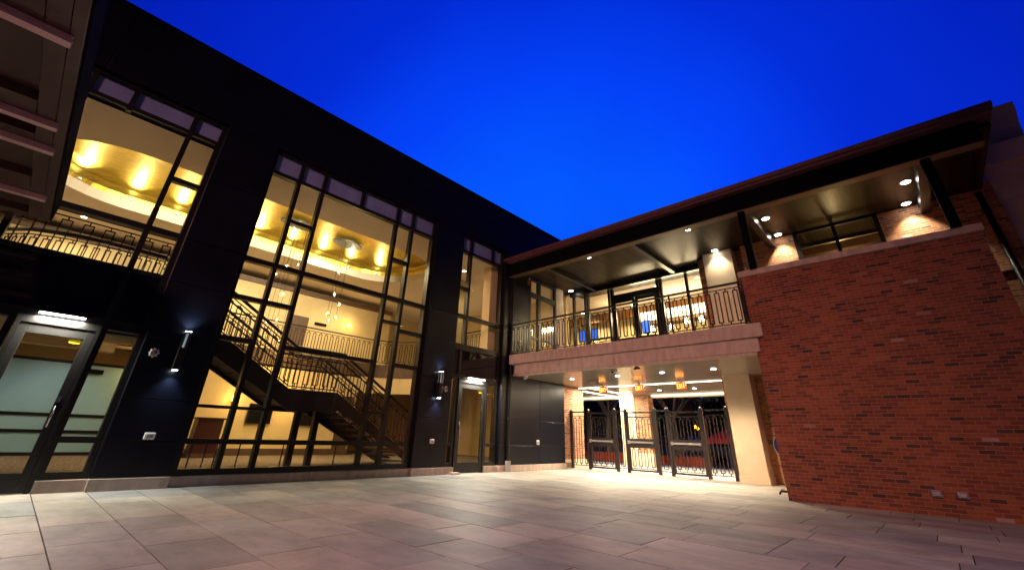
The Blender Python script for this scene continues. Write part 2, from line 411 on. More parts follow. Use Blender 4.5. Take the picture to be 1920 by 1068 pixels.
# ================================================================== LOBBY BUILDING
lob = thing('lobby_building', 'black panelled two storey building with tall lit windows and a gold ceiling inside', 'building', (-11,4,0))
FX = -10.93
def cladding(y0, y1, rows, x0=FX, back=-11.4, cols=1):
    m = MB(); g = .008
    m.box(back, x0-.03, y0+.004, y1-.004, rows[0], rows[-1])
    w_ = (y1-y0)/cols
    for i in range(cols):
        for a, b in zip(rows[:-1], rows[1:]):
            m.box(x0-.03, x0, y0+i*w_+g, y0+(i+1)*w_-g, a+g, b-g)
    return m
rows = [.19,.79,1.50,2.62,3.80,4.75,6.3,7.86]
obj('cladding_panel', cladding(1.24, 2.40, rows), M['black_panel'], lob, bevel=.006)
obj('cladding_panel', cladding(7.86, 9.08, rows), M['black_panel'], lob, bevel=.006)
obj('cladding_panel', cladding(11.34, 11.98, rows), M['black_panel'], lob, bevel=.006)
obj('cladding_panel', cladding(-6.0, -3.64, rows), M['black_panel'], lob, bevel=.006)
obj('cladding_panel', cladding(-6.0, 15.9, [7.87,8.8,9.60], cols=9), M['black_panel'], lob, bevel=.006)
obj('parapet_cap', MB().box(-11.5, -10.90, -6.0, 15.9, 9.601, 9.73), M['black_panel'], lob, bevel=.008)
obj('roof', MB().box(-24, -11.5, -6, 15.9, 9.2, 9.5), M['dark_steel'], lob)
# under and beside the balcony
obj('cladding_panel', cladding(11.985, 15.2, [.19,.79,1.62,3.10], x0=-11.0, cols=2), M['black_panel'], lob, bevel=.006)
obj('cladding_panel', cladding(11.985, 12.90, [3.78,5.2,7.86], x0=-11.0), M['black_panel'], lob, bevel=.006)
# plinth
for x1, a, b, h in ((-10.89,1.24,2.40,.188),(-10.89,7.86,9.10,.188),(-10.90,11.32,12.0,.188),(-11.0,2.401,5.1,.18),(-11.0,5.108,7.859,.18),(-10.97,.60,1.238,.184),(-10.97,9.102,9.44,.184),(-10.97,10.72,11.318,.184),(-10.96,12.001,15.2,.186)):
    obj('plinth', MB().box(-11.4,x1,a,b,0,h), M['stone'], lob, bevel=.007)

WX = -11.04
# --- middle window (two storeys)
A, B = 2.40, 7.86
mA, mB, mC, mD, mE = 3.185, 3.845, 5.05, 6.33, 6.93
z7, z4 = 7.21, 4.74
mull = [(mA,.3,7.8),(mB,.3,7.8),(mC,z7,7.8),(mD,.3,7.8),(mE,.3,7.8)]
tr = [(z7,A+.07,B-.07),(z4,A+.07,B-.07,.12),(.79,A+.07,B-.07),(6.02,mA,mB),(5.97,mD,mE),(3.81,A+.07,mB),(2.86,A+.07,mA),(2.84,mB,mD,.09),(4.02,mD,mE,.07),(3.83,mE,B-.07),(2.84,mE,B-.07),(1.54,mD,mE,.07),(1.45,A+.07,mB,.06)]
us = [A+.07,mA,mB,mC,mD,mE,B-.07]
window(lob,'x',WX,A,B,.19,7.86,mull,tr,[(A+.03,B-.03,.24,z7)],(),[(a,b,z7,7.83) for a,b in zip(us[:-1],us[1:])])
# --- left window, over the left entrance
A, B = -3.62, 1.24; m1, m2 = -.52, .60
mull = [(m2,2.8,7.8),(m1,z7,7.8),(-1.22,2.8,7.8),(-2.4,2.8,7.8)]
tr = [(7.3,A,B),(4.80,A,B,.12),(3.86,A,B,.08),(6.05,m2,B-.07),(2.78,A,B,.12)]
us = [A+.07,-2.4,-1.22,m1,m2,B-.07]
window(lob,'x',WX,A,B,2.74,7.86,mull,tr,[(A+.03,B-.03,3.86,7.3)],[(A+.03,B-.03,2.78,3.86)],[(a,b,7.3,7.83) for a,b in zip(us[:-1],us[1:])])
window(lob,'x',WX-.006,.58,B,.186,2.735,[],[(.79,.6,B-.05),(2.62,.6,B-.05,.05)],[(.62,B-.04,.24,2.7)])
window(lob,'x',WX-.006,A,-.52,.186,2.735,[(-1.9,.3,2.7)],[(.79,A+.05,-.55)],[(A+.04,-.56,.24,2.7)])
# --- right window over the right entrance
A, B = 9.08, 11.32; m1 = 9.60; m2 = 10.74
mull = [(m1,3.85,7.8),(m2,z7,7.8)]
tr = [(z7,A,B),(4.80,A,B,.12),(3.80,A,B,.10),(5.80,A+.05,m1)]
window(lob,'x',WX,A,B,3.74,7.86,mull,tr,[(A+.03,B-.03,3.85,z7)],(),[(a,b,z7,7.83) for a,b in [(A+.07,m1),(m1,m2),(m2,B-.07)]])
window(lob,'x',WX-.003,A,B,2.76,3.735,[(9.45,2.85,3.7)],[],[],[(A+.03,B-.03,2.8,3.7)])
window(lob,'x',WX-.006,A,9.43,.186,2.755,[],[(.79,A+.05,9.4)],[(A+.04,9.4,.24,2.72)])
window(lob,'x',WX-.006,10.70,B,.186,2.755,[],[(.79,10.72,B-.05)],[(10.74,B-.04,.24,2.72)])

def door(parent, y0, y1, h, cw, hy):
    c = -11.02; f = MB(); s = .12
    f.box(c-.06,c,y0+.002,y0+s,.015,h); f.box(c-.06,c,y1-s,y1-.002,.015,h)
    f.box(c-.058,c-.002,y0+s,y1-s,.015,.30); f.box(c-.058,c-.002,y0+s,y1-s,h-.16,h)
    d = obj('door', f, M['black_frame'], parent, bevel=.004)
    obj('pane', MB().quad((c-.03,y0+s-.01,.29),(c-.03,y1-s+.01,.29),(c-.03,y1-s+.01,h-.15),(c-.03,y0+s-.01,h-.15)), M['glass'], d)
    g = MB(); hx = c+.055
    g.tube([(c,hy,.98),(hx,hy,.98),(hx,hy,1.30),(c,hy,1.30)], .013, 8)
    obj('handle', g, M['chrome'], d, smooth=True)
    obj('lock_plate', MB().box(c,c+.012,hy-.03,hy+.03,1.36,1.46), M['chrome'], d)
    obj('yellow_sticker', MB().box(c-.028,c-.022,y1-s-.17,y1-s-.02,h-.25,h-.185), M['yellow_label'], d)
    return d
# frames round the doors
for y0, y1, hh in ((-.50,.58,2.72),(9.44,10.70,2.74)):
    f = MB(); f.box(-11.2,-11.0,y0,y0+.05,0,hh); f.box(-11.2,-11.0,y1-.05,y1,0,hh); f.box(-11.2,-11.002,y0+.05,y1-.05,hh-.12,hh)
    obj('door_frame', f, M['black_frame'], lob)
door(lob, -.45, .53, 2.59, 0, .44)
door(lob, 9.49, 10.65, 2.61, 0, 9.58)

# --- interior shell
fl = MB(); fl.box(-22,-11.2,-6,15.9,.05,.2)
obj('floor', fl, M['carpet'], lob)
wl = MB()
wl.box(-18.2,-18.0,2.6,9.7,.2,3.2)           # under the mezzanine
wl.box(-19.9,-18.2,2.55,2.75,.2,3.3)
wl.box(-22.2,-22.0,-6,16,.2,7.2)
wl.box(-20.2,-20.0,-5.9,12.0,3.85,7.0)        # mezzanine back wall
wl.box(-22,-11.3,15.9,16.1,3.85,7.2)
wl.box(-22,-11.45,15.3,15.5,.2,3.4)
wl.box(-19.7,-19.5,-6,2.6,2.75,3.3)
wl.box(-22,-11.3,-6.2,-6.0,.2,7.2)
wl.box(-17.0,-16.2,1.9,2.5,3.85,7.2)         # pier in the upper hall
wl.box(-16.2,-15.4,2.75,3.2,.2,3.4)          # pier below
obj('interior_wall', wl, M['cream_wall'], lob)
# curved end wall of ground floor, right
cw = MB(); pts = [(-18.1+0*0, 9.7)]
for k in range(9):
    a = PI/2*k/8; pts.append((-18.1+2.0*(1-math.cos(a)), 9.7+2.0*math.sin(a)))
pts.append((-14.6, 11.7))
for (xa,ya),(xb,yb) in zip(pts[:-1],pts[1:]): cw.bar((xa,ya,2.95),(xb,yb,2.95),.12,.65)
obj('curved_bulkhead', cw, M['cream_wall'], lob)
cw2 = MB()
for (xa,ya),(xb,yb) in zip(pts[:-1],pts[1:]): cw2.bar((xa,ya,3.56),(xb,yb,3.56),.14,.56)
cw2.bar((-18.1,1.3,3.56),(-18.1,9.7,3.56),.14,.56)
cw2.bar((-14.6,11.7,3.56),(-11.3,11.7,3.56),.14,.56)
obj('slab_edge', cw2, M['brown_trim'], lob)
fl2 = MB()
fl2.box(-22,-18.1,-6,11.7,3.3,3.84); fl2.box(-18.1,-11.3,-6,1.35,3.3,3.84); fl2.box(-22,-11.3,11.75,15.9,3.3,3.84)
fl2.prism([p for p in pts]+[(-18.1,11.7)],'z',3.3,3.84)
obj('mezzanine_floor', fl2, M['white_ceiling'], lob)
bb = MB(); bb.box(-18.0,-17.97,2.6,9.7,.2,.42); bb.box(-20.0,-19.9,-5.9,12,6.75,6.95); bb.box(-20.0,-19.97,-5.9,12,3.85,4.0)
obj('baseboard', bb, M['brown_trim'], lob)
bk = MB(); bk.box(-13.6,-13.2,-6,1.3,2.75,3.28); bk.box(-16.6,-16.2,-6,1.3,2.85,3.28)
obj('ceiling_bulkhead', bk, M['cream_wall'], lob)
obj('doorway', MB().box(-20.0,-19.96,7.0,7.75,3.85,5.75), M['brown_trim'], lob)
obj('doorway', MB().box(-18.005,-17.965,9.0,9.6,.2,2.4), M['brown_trim'], lob)
obj('wall_sign', MB().box(-20.0,-19.95,8.05,8.6,5.50,5.62), M['screen'], lob)
cl = MB(); cl.box(-13.9,-13.5,11.2,11.6,.2,7.2)
cl.box(-11.75,-11.35,10.95,11.32,3.85,7.2)
obj('interior_column', cl, M['cream_wall'], lob)

# flat ceiling with the stadium-shaped recess
def stadium(k, sc=0):
    # k in [0,1): point on the outline, centre x -14.9, y from -1.9 to 10.1, radius 2.1 (+sc)
    r = 2.1+sc; y0, y1 = .2, 8.0; st = y1-y0; per = 2*st+2*PI*r; d = k*per
    if d < st: return (-14.9+r, y0+d)
    d -= st
    if d < PI*r: a = d/r; return (-14.9+r*math.cos(a), y1+r*math.sin(a))
    d -= PI*r
    if d < st: return (-14.9-r, y1-d)
    d -= st; a = PI+d/r; return (-14.9+r*math.cos(a), y0+r*math.sin(a))
NK = 72
inner = [stadium(i/NK) for i in range(NK)]
def torect(p):
    cx_, cy_ = -14.9, 4.1; dx, dy = p[0]-cx_, p[1]-cy_
    t = min(((-11.2-cx_)/dx if dx > 0 else (-22-cx_)/dx) if abs(dx) > 1e-6 else 1e9, ((15.9-cy_)/dy if dy > 0 else (-6-cy_)/dy) if abs(dy) > 1e-6 else 1e9)
    return (cx_+dx*t, cy_+dy*t)
ce = MB()
for i in range(NK):
    a, b = inner[i], inner[(i+1)%NK]; c_, d_ = torect(b), torect(a)
    ce.quad((*a,7.2),(*b,7.2),(*c_,7.2),(*d_,7.2))
ce.quad((-22,-6,7.2),(-22,15.9,7.2),(-22.2,15.9,7.2),(-22.2,-6,7.2))
obj('ceiling', ce, M['white_ceiling'], lob)
lip = MB()
o1 = [stadium(i/NK,.22) for i in range(NK)]
for i in range(NK):
    a, b = inner[i], inner[(i+1)%NK]; c_, d_ = o1[(i+1)%NK], o1[i]
    lip.quad((*a,7.2),(*b,7.2),(*b,7.50),(*a,7.50)); lip.quad((*a,7.50),(*b,7.50),(*c_,7.50),(*d_,7.50))
obj('cove_ledge', lip, M['cove_lip'], lob)
gd = MB(); prof = [(.22,7.50),(.18,7.72),(.02,7.86),(-.35,7.95),(-1.2,8.0),(-2.05,8.02)]
rings = [[(*stadium(i/NK,s_),z_) for i in range(NK)] for s_,z_ in prof]
for ra, rb in zip(rings[:-1], rings[1:]):
    for i in range(NK): gd.quad(ra[i], ra[(i+1)%NK], rb[(i+1)%NK], rb[i])
gd.add(rings[-1], [tuple(range(NK))])
obj('gold_ceiling', gd, M['gold'], lob, smooth=True)

# --- frosted partition on the ground floor, left
par = thing('glass_partition', 'pale green frosted glass partition in black frames seen through the left entrance door', 'partition', (-18.6,-1,.2))
f = MB(); g = MB(); px = -18.6
ys = [-5.9,-3.6,-2.2,-.75,.75,2.05]
for y_ in ys: f.box(px-.04,px+.04,y_-.045,y_+.045,.2,2.75)
for z_ in (.25,.82,1.25,2.70): f.box(px-.036,px+.036,-5.9,2.05,z_-.04,z_+.04)
obj('frame', f, M['black_frame'], par)
obj('pane', g.box(px-.012,px+.012,-5.9,2.05,.25,2.70), M['frosted'], par)
obj('door_closer', MB().box(px+.04,px+.10,1.0,1.45,2.42,2.55), M['screen'], par)
wp = thing('wood_panel_wall', 'brown timber panel beside the green frosted partition', 'panel', (-18.5,2.3,.2))
obj('panel', MB().box(-18.6,-18.5,2.1,2.6,.2,1.42).box(-18.6,-18.5,2.1,2.6,1.46,2.75), M['wood'], wp)

def interior_sconce(x, y, z, label, e=14):
    t = thing('interior_wall_light', label, 'wall light', (x,y,z), 'lobby wall lights')
    obj('back_plate', MB().box(x,x+.015,y-.05,y+.05,z-.12,z+.12), M['brown_trim'], t)
    obj('shade', MB().lathe([(.03,-.1),(.075,-.07),(.085,.06),(.05,.12)],(x+.09,y,z),10), M['sconce_glow'], t, smooth=True)
    light('POINT','sconce_light',(x+.25,y,z+.02),e,(1,.55,.14),t,rad=.06)
interior_sconce(-20.0,9.65,5.75,'amber wall light glowing on the upper gallery wall of the lobby')
interior_sconce(-18.0,6.95,1.95,'amber wall light under the stair landing between the two wall screens')
interior_sconce(-18.0,5.05,1.98,'amber wall light left of the first wall screen behind the stair')
interior_sconce(-18.5,2.22,2.42,'amber wall light on the brown timber panel by the green partition',8)
interior_sconce(-18.5,2.48,2.42,'amber wall light at the right edge of the timber panel, next to its twin',8)

def screen(y0, y1, z0, z1, label):
    t = thing('wall_screen', label, 'screen', (-17.96,(y0+y1)/2,z0), 'wall screens')
    obj('bezel', MB().box(-17.97,-17.91,y0,y1,z0,z1), M['black_frame'], t, bevel=.008)
    obj('display', MB().box(-17.91,-17.905,y0+.03,y1-.03,z0+.03,z1-.03), M['screen'], t)
screen(5.62,6.45,1.22,1.88,'black wall screen seen below the stair landing, left of the amber light')
screen(7.32,8.12,1.22,1.88,'black wall screen seen behind the stair columns, right of the amber light')

t = thing('reception_podium', 'dark red brown wooden podium standing on the lobby carpet', 'podium', (-16.9,4.3,.2))
obj('body', MB().box(-17.2,-16.7,3.92,4.62,.32,1.28), M['red_wood'], t, bevel=.01)
obj('top', MB().box(-17.25,-16.64,3.86,4.68,1.28,1.33), M['red_wood'], t, bevel=.008)
obj('base', MB().box(-17.22,-16.66,3.89,4.65,.2,.32), M['brown_trim'], t)
t = thing('equipment_cart', 'small black cart loaded with equipment left of the red brown podium', 'cart', (-17,3.55,.2))
for a in (-17.25,-16.8):
    for b in (3.3,3.78): obj('leg', MB().bar((a,b,.2),(a,b,.95),.025), M['black_iron'], t)
obj('shelf', MB().box(-17.27,-16.78,3.28,3.8,.9,.93), M['black_frame'], t); obj('shelf', MB().box(-17.27,-16.78,3.28,3.8,.5,.53), M['black_frame'], t)
obj('equipment', MB().box(-17.2,-16.9,3.35,3.7,.93,1.12).box(-17.1,-16.85,3.4,3.6,1.12,1.2).box(-17.2,-16.9,3.36,3.74,.53,.78), M['rubber'], t, bevel=.02)

# --- staircase
st = thing('staircase', 'black steel staircase with a mid landing behind the middle window', 'staircase', (-12.9,5.3,.2))
LX0, LX1 = -12.2, -13.55
z_land, z_up, z_dn = 1.97, 3.84, .2
ya, yb_ = 4.62, 5.98          # landing
yt = 1.35; yf = 9.0
def flight_stringer(x, y_hi, z_hi, y_lo, z_lo, dpt=.46, lo_cut=True):
    return [(y_hi,z_hi+.06),(y_lo,z_lo+.06),(y_lo,z_lo-dpt+.1),(y_hi,z_hi-dpt)]
for x, kb, kl in ((LX0,.16,.36),(LX1,.36,.50)):
    m = MB()
    m.prism([(yt,z_up+.08),(ya,z_land+.06),(yb_,z_land+.06),(yf-.05,z_dn+.06),(yf-.05,z_dn),(yf-kb*1.7,z_dn),(yb_+.18-kb,z_land-kl+.02),(yb_-.1,z_land-.46),(ya+.12,z_land-.46),(yt,z_up-.48)][::-1],'x',x-.03,x+.03)
    obj('stringer', m, M['dark_steel'], st)
obj('landing', MB().box(LX1+.03,LX0-.03,ya,yb_,z_land-.32,z_land-.2), M['dark_steel'], st)
# upper flight: closed soffit; lower flight: open treads
sf = MB(); sf.add([(LX0-.03,yt,z_up-.35),(LX1+.03,yt,z_up-.35),(LX1+.03,ya,z_land-.30),(LX0-.03,ya,z_land-.30)],[(0,1,2,3)])
sf.add([(LX0-.03,ya,z_land-.30),(LX1+.03,ya,z_land-.30),(LX1+.03,yb_,z_land-.30),(LX0-.03,yb_,z_land-.30)],[(0,1,2,3)])
obj('soffit', sf, M['dark_steel'], st)
n = 11
for i in range(n):
    z_ = z_land-(i+1)*(z_land-z_dn)/(n+0.0); y_ = yb_+(i+.5)*(yf-yb_)/n
    z_ -= .20
    if z_ < .22: continue
    tr_ = obj('tread', MB().box(LX1+.03,LX0-.03,y_-.15,y_+.15,z_-.045,z_), M['dark_steel'], st)
    obj('nosing', MB().box(LX1+.03,LX0-.03,y_+.15,y_+.175,z_-.04,z_+.004), M['cove_lip'], tr_)
for i in range(11):
    z_ = z_up-(i+1)*(z_up-z_land)/11; y_ = yt+(i+.5)*(ya-yt)/11
    obj('tread', MB().box(LX1+.03,LX0-.03,y_-.16,y_+.14,z_-.17,z_), M['dark_steel'], st)
for y_ in (5.22, 5.74):
    obj('column', MB().box(-12.75,-12.6,y_-.075,y_+.075,.2,z_land-.30), M['dark_steel'], st)
for x in (LX0, LX1):
    m = MB()
    rail_run(m,(x,yt,z_up+.05),(x,ya,z_land+.05),1.06,.25,top=False); rail_run(m,(x,ya,z_land+.05),(x,yb_,z_land+.05),1.06,.25,top=False); rail_run(m,(x,yb_,z_land+.05),(x,yf-.6,z_dn+.40),1.06,.25,top=False)
    rl = obj('railing', m, M['black_iron'], st)
    m = MB(); m.tube([(x,yt,z_up+1.12),(x,ya,z_land+1.12),(x,yb_,z_land+1.12),(x,yf-.55,z_dn+1.47)],.04,8)
    m.tube([(x+.06,yt,z_up+.86),(x+.06,ya,z_land+.86),(x+.06,yb_,z_land+.86),(x+.06,yf-.55,z_dn+1.21)],.022,8)
    obj('handrail', m, M['black_iron'], rl, smooth=False)

# --- gallery railings
def railing(name, label, pts, h, z, spacing=.25, closed=False, thick=.05):
    t = thing(name, label, 'railing', (*pts[0], z), 'lobby gallery railings')
    m = MB(); tp = MB()
    for a, b in zip(pts[:-1], pts[1:]):
        rail_run(m,(*a,z),(*b,z),h,spacing,top=False)
    tp.tube([(*p, z+h) for p in pts], thick*.55, 8)
    obj('balusters', m, M['black_iron'], t); obj('handrail', tp, M['black_iron'], t)
    ps = MB()
    return t
arc = [(-18.0,2.2),(-18.0,9.75)]+[(-18.0+1.9*(1-math.cos(PI/2*k/6)), 9.75+1.9*math.sin(PI/2*k/6)) for k in range(1,7)]+[(-11.4,11.65)]
railing('gallery_railing','long black gallery railing curving round the far side of the lobby',arc,1.05,3.85)
railing('gallery_railing','black gallery railing close behind the left upper window',[(-11.5,-3.6),(-11.5,1.22)],.98,3.86,.33)
arc2 = [(-16.0,-3.0),(-15.1,-2.3),(-14.2,-1.58),(-13.6,-1.1),(-13.3,-.5),(-13.2,.13),(-13.25,1.3)]
railing('gallery_railing','curved black railing with a thick handrail behind the left upper window',arc2,1.06,3.85,.2,thick=.09)
# low guard posts behind the bottom panes
gp = thing('window_guard', 'row of thin black guard posts behind the bottom panes of the middle window', 'guard rail', (-11.45,5,.2))
m = MB()
for y_ in (2.72,2.98,3.18,3.62,4.55,5.85): m.bar((-11.45,y_,.2),(-11.45,y_,.80),.022)
obj('posts', m, M['black_iron'], gp); obj('rail', MB().bar((-11.45,2.45,.80),(-11.45,7.8,.80),.03), M['black_iron'], gp)

# --- pendant chandeliers
def chandelier(x, y, lens, label, rads):
    t = thing('pendant_chandelier', label, 'chandelier', (x,y,7.9), 'pendant chandeliers')
    c_ = MB(); nn = 28
    pr = [(.62*math.cos(2*PI*k/nn), .40*math.sin(2*PI*k/nn)*(1-.35*abs(math.cos(2*PI*k/nn)))) for k in range(nn)]
    c_.prism([(y+a, x+b) for a,b in pr] and [(x+b, y+a) for a,b in pr],'z',7.86,7.93)
    obj('canopy', c_, M['mirror_dark'], t)
    for k, (dx, dy, z_) in enumerate(lens):
        cd = obj('cord', MB().tube([(x+dx,y+dy,7.86),(x+dx,y+dy,z_+.12)],.006,5), M['black_iron'], t)
        gb = obj('globe', MB().ball((x+dx,y+dy,z_),.085,12,8), M['clear_globe'], t, smooth=True)
        obj('bulb', MB().ball((x+dx,y+dy,z_+.01),.022,8,6), M['bulb'], gb, smooth=True)
    light('POINT','chandelier_light',(x,y,5.2),45,(1,.66,.28),t,rad=.3)
chandelier(-15.3,4.75,[(.2,.05,5.2),(-.15,.2,4.4),(.05,-.15,4.22),(.25,.3,3.65),(-.25,-.2,5.95),(.1,-.35,4.9),(-.1,.4,6.45),(.3,-.1,6.15),(-.3,.1,3.95)],'cluster of glass globe pendants hanging left of centre over the stair',0)
chandelier(-15.5,6.83,[(.0,-.1,5.75),(.1,.12,5.4),(-.12,-.05,4.78),(.15,-.2,6.6),(-.15,.2,4.95),(-.05,-.2,5.0)],'cluster of glass globe pendants hanging under the dark leaf-shaped ceiling plate at centre',0)

# --- lobby lamps
def downlight(x, y, z, label, group, mat='lamp_warm', e=60, col=WARM2, ang=110, r=.075, cat='downlight', tgt=None, rad=.05):
    t = thing('downlight', label, cat, (x,y,z), group)
    obj('trim', MB().lathe([(r*1.3,0),(r*1.3,-.012),(r,-.014),(r,-.004)],(x,y,z),16), M['white_plastic'], t, smooth=False)
    obj('lens', MB().lathe([(r*.96,-.006),(r*.96,-.018)],(x,y,z),16), M[mat], t)
    if e: light('SPOT','downlight_beam',(x,y,z-.03),e,col,t,target=tgt or (x,y,0),ang=ang,blend=.7,rad=rad)
    return t
for i, y_ in enumerate((-1.0,.25,1.45,2.7,3.95,5.2,6.45,7.7,8.95)):
    xx = -16.93 if .2 <= y_ <= 8 else -14.9-math.sqrt(max(.1,2.03**2-((.2-y_) if y_<.2 else (y_-8.0))**2))
    t = thing('cove_uplight','small bright uplight on the cove ledge washing the gold ceiling, %s from the left' % ['first','second','third','fourth','fifth','sixth','seventh','eighth','ninth'][i],'uplight',(xx-.05,y_,7.5),'cove uplights')
    obj('housing', MB().lathe([(.05,0),(.05,.05)],(xx-.05,y_,7.5),10), M['white_plastic'], t)
    obj('lens', MB().lathe([(.044,.05),(.03,.062)],(xx-.05,y_,7.5),10), M['lamp_white'], t)
    light('SPOT','uplight_beam',(xx-.02,y_,7.565),85,(1,.85,.55),t,target=(xx+.75,y_,8.05),ang=95,blend=.8,rad=.03)
for i, y_ in enumerate((-.2,1.4,3.0,4.6,6.2,7.8)):
    light('SPOT','uplight_beam',(-12.72,y_,7.56),700,(1,.84,.58),lob,target=(-17.0,y_,7.40),ang=62,blend=.9,rad=.04)
for (x,y,z,e,txt) in ((-12.0,3.2,7.19,0,'recessed ceiling downlight near the left end of the middle window'),(-12.0,6.9,7.19,0,'recessed ceiling downlight near the right end of the middle window'),
    (-18.6,4.2,7.19,300,'recessed downlight over the upper gallery, left of the doorway'),(-18.6,9.0,7.19,300,'recessed downlight over the upper gallery by the amber wall light'),
    (-18.8,-.6,7.19,420,'recessed downlight over the upper gallery behind the left window'),(-12.2,-.4,7.19,0,'recessed downlight above the left upper window railing'),
    (-12.6,10.6,7.19,150,'recessed downlight right inside the right upper window'),(-13.5,9.7,7.19,140,'recessed downlight seen through the narrow pane of the right upper window'),
    (-13.2,13.6,7.19,190,'recessed downlight inside the balcony side door'),(-17.5,13.6,7.19,190,'recessed downlight deep in the upper lobby behind the right window'),
    (-14.9,-3.0,7.19,260,'added downlight hidden from view at the left end of the gold ceiling, above the curved railing'),):  # last entry is an added, unseen lamp that brightens the upper left gallery
    if e: downlight(x,y,z,txt,'lobby ceiling downlights',e=e,col=WARM2,ang=140)
for (x,y,z,e,txt) in ((-17.2,.4,3.29,85,'recessed downlight over the green partition, left pane'),(-17.0,-2.4,3.29,85,'recessed downlight over the green partition, far left'),
    (-14.8,.6,3.29,70,'recessed downlight between the ceiling beams inside the left entrance'),(-14.6,-2.2,3.29,70,'recessed downlight inside the left entrance, far left'),
    (-15.6,2.0,3.29,80,'recessed downlight over the podium area'),(-12.2,.2,3.29,50,'recessed downlight just inside the left door'),
    (-12.6,12.8,3.29,70,'recessed downlight inside the right entrance, front'),(-15.8,12.6,3.29,90,'recessed downlight inside the right entrance, rear')):
    downlight(x,y,z,txt,'ground floor downlights',e=e,col=(1,.93,.78) if 'green partition' in txt else WARM,ang=150)
# two added area lamps without fittings: soft fill that brightens the lobby
light('AREA','lobby_fill',(-15.2,6.5,7.12),420,WARM2,lob,target=(-16.5,6.5,0),size=(.3,6))
light('AREA','ground_floor_fill',(-16.2,6.2,3.2),105,(1,.62,.2),lob,target=(-17.6,6.2,.5),size=(.3,6))

# --- things on the black facade
def wall_lamp(y, label):
    t = thing('wall_lamp', label, 'wall lamp', (FX,y,2.0), 'wall lamps on the black piers')
    obj('bracket', MB().box(FX,FX+.05,y-.035,y+.035,2.2,2.45), M['black_iron'], t)
    obj('housing', MB().box(FX+.05,FX+.17,y-.06,y+.06,2.06,2.49), M['black_iron'], t, bevel=.004)
    f = MB()
    for a in (FX+.055,FX+.163):
        for b in (y-.055,y+.055): f.bar((a,b,2.49),(a,b,2.80),.012)
    f.box(FX+.05,FX+.17,y-.06,y+.06,2.79,2.805)
    obj('cage', f, M['chrome'], t)
    g = MB(); x0, x1, y0, y1 = FX+.056, FX+.162, y-.054, y+.054
    for a,b in (((x0,y0),(x1,y0)),((x1,y0),(x1,y1)),((x1,y1),(x0,y1)),((x0,y1),(x0,y0))): g.quad((*a,2.5),(*b,2.5),(*b,2.785),(*a,2.785))
    obj('shade', g, M['clear_globe'], t)
    obj('tube', MB().tube([(FX+.11,y,2.5),(FX+.11,y,2.78)],.018,8), M['tube_glow'], t)
    obj('lens', MB().box(FX+.06,FX+.16,y-.05,y+.05,2.806,2.818), M['lamp_cool'], t)
    obj('lens', MB().box(FX+.07,FX+.15,y-.04,y+.04,2.045,2.058), M['lamp_cool'], t)
    light('SPOT','lamp_up',(FX+.11,y,2.84),26,COOL,t,target=(FX-.05,y,4),ang=120,blend=1,rad=.03)
    light('SPOT','lamp_down',(FX+.11,y,2.03),45,(.62,.80,1),t,target=(FX+.02,y,0),ang=95,blend=1,rad=.02)
wall_lamp(1.87,'black up and down wall lamp on the wide pier left of the middle window')
wall_lamp(8.52,'black up and down wall lamp on the pier beside the right entrance')

def alarm(y, z, label):
    t = thing('alarm_horn', label, 'alarm', (FX,y,z), 'alarm horns')
    pts = []
    for k in range(48):
        a = 2*PI*k/48; r = .078+.014*math.cos(8*a); pts.append((y+r*math.cos(a), z+r*math.sin(a)))
    obj('plate', MB().prism(pts,'x',FX,FX+.025), M['white_plastic'], t, bevel=.004)
    obj('grille', MB().lathe([(.052,.025),(.045,.04)],(FX,y-.015,z-.01),14,'x'), M['grey_plastic'], t)
    obj('strobe', MB().box(FX+.025,FX+.05,y+.01,y+.045,z-.02,z+.05), M['chrome'], t)
    lt = MB()
    for kk in range(4): lt.box(FX+.025,FX+.029,y-.05+.016*kk,y-.042+.016*kk,z+.035,z+.06)
    obj('lettering', lt, M['red_paint'], t)
alarm(1.46,2.34,'pale eight-lobed alarm horn on the pier left of the middle window')
alarm(8.83,2.34,'pale eight-lobed alarm horn between the lamp and the right entrance')
def outlet(p, axis, label, wd=.1, ht=.07):
    x, y, z = p; t = thing('outlet_box', label, 'outlet', p, 'weatherproof outlet boxes')
    if axis == 'x':
        obj('cover', MB().box(x,x+.045,y-wd,y+wd,z-ht,z+ht), M['white_plastic'], t, bevel=.015)
        obj('flap', MB().box(x+.045,x+.06,y-wd*.6,y+wd*.6,z-ht*.55,z+ht*.55), M['grey_plastic'], t, bevel=.006)
    else:
        obj('cover', MB().box(x-wd,x+wd,y-.07,y,z-ht,z+ht), M['grey_plastic'], t, bevel=.015)
        obj('flap', MB().box(x-wd*.75,x+wd*.75,y-.10,y-.07,z-ht*.6,z+ht*.75), M['chrome'], t, bevel=.008)
outlet((FX,1.86,.87),'x','white outlet box low on the wide pier left of the middle window',.085,.06)
outlet((FX,8.49,.87),'x','white outlet box low on the pier beside the right entrance',.075,.06)
outlet((-11.0,13.45,.90),'x','white outlet box on the black panels under the balcony',.075,.075)
outlet((-.28,11.74,.35),'y','metal outlet box low on the red brick wall, left of the pair',.075,.055)
outlet((.06,11.74,.355),'y','metal outlet box low on the red brick wall, right of the pair',.075,.055)
outlet((-11.0,12.33,4.35),'x','white outlet box on the black wall at the balcony corner',.07,.1)

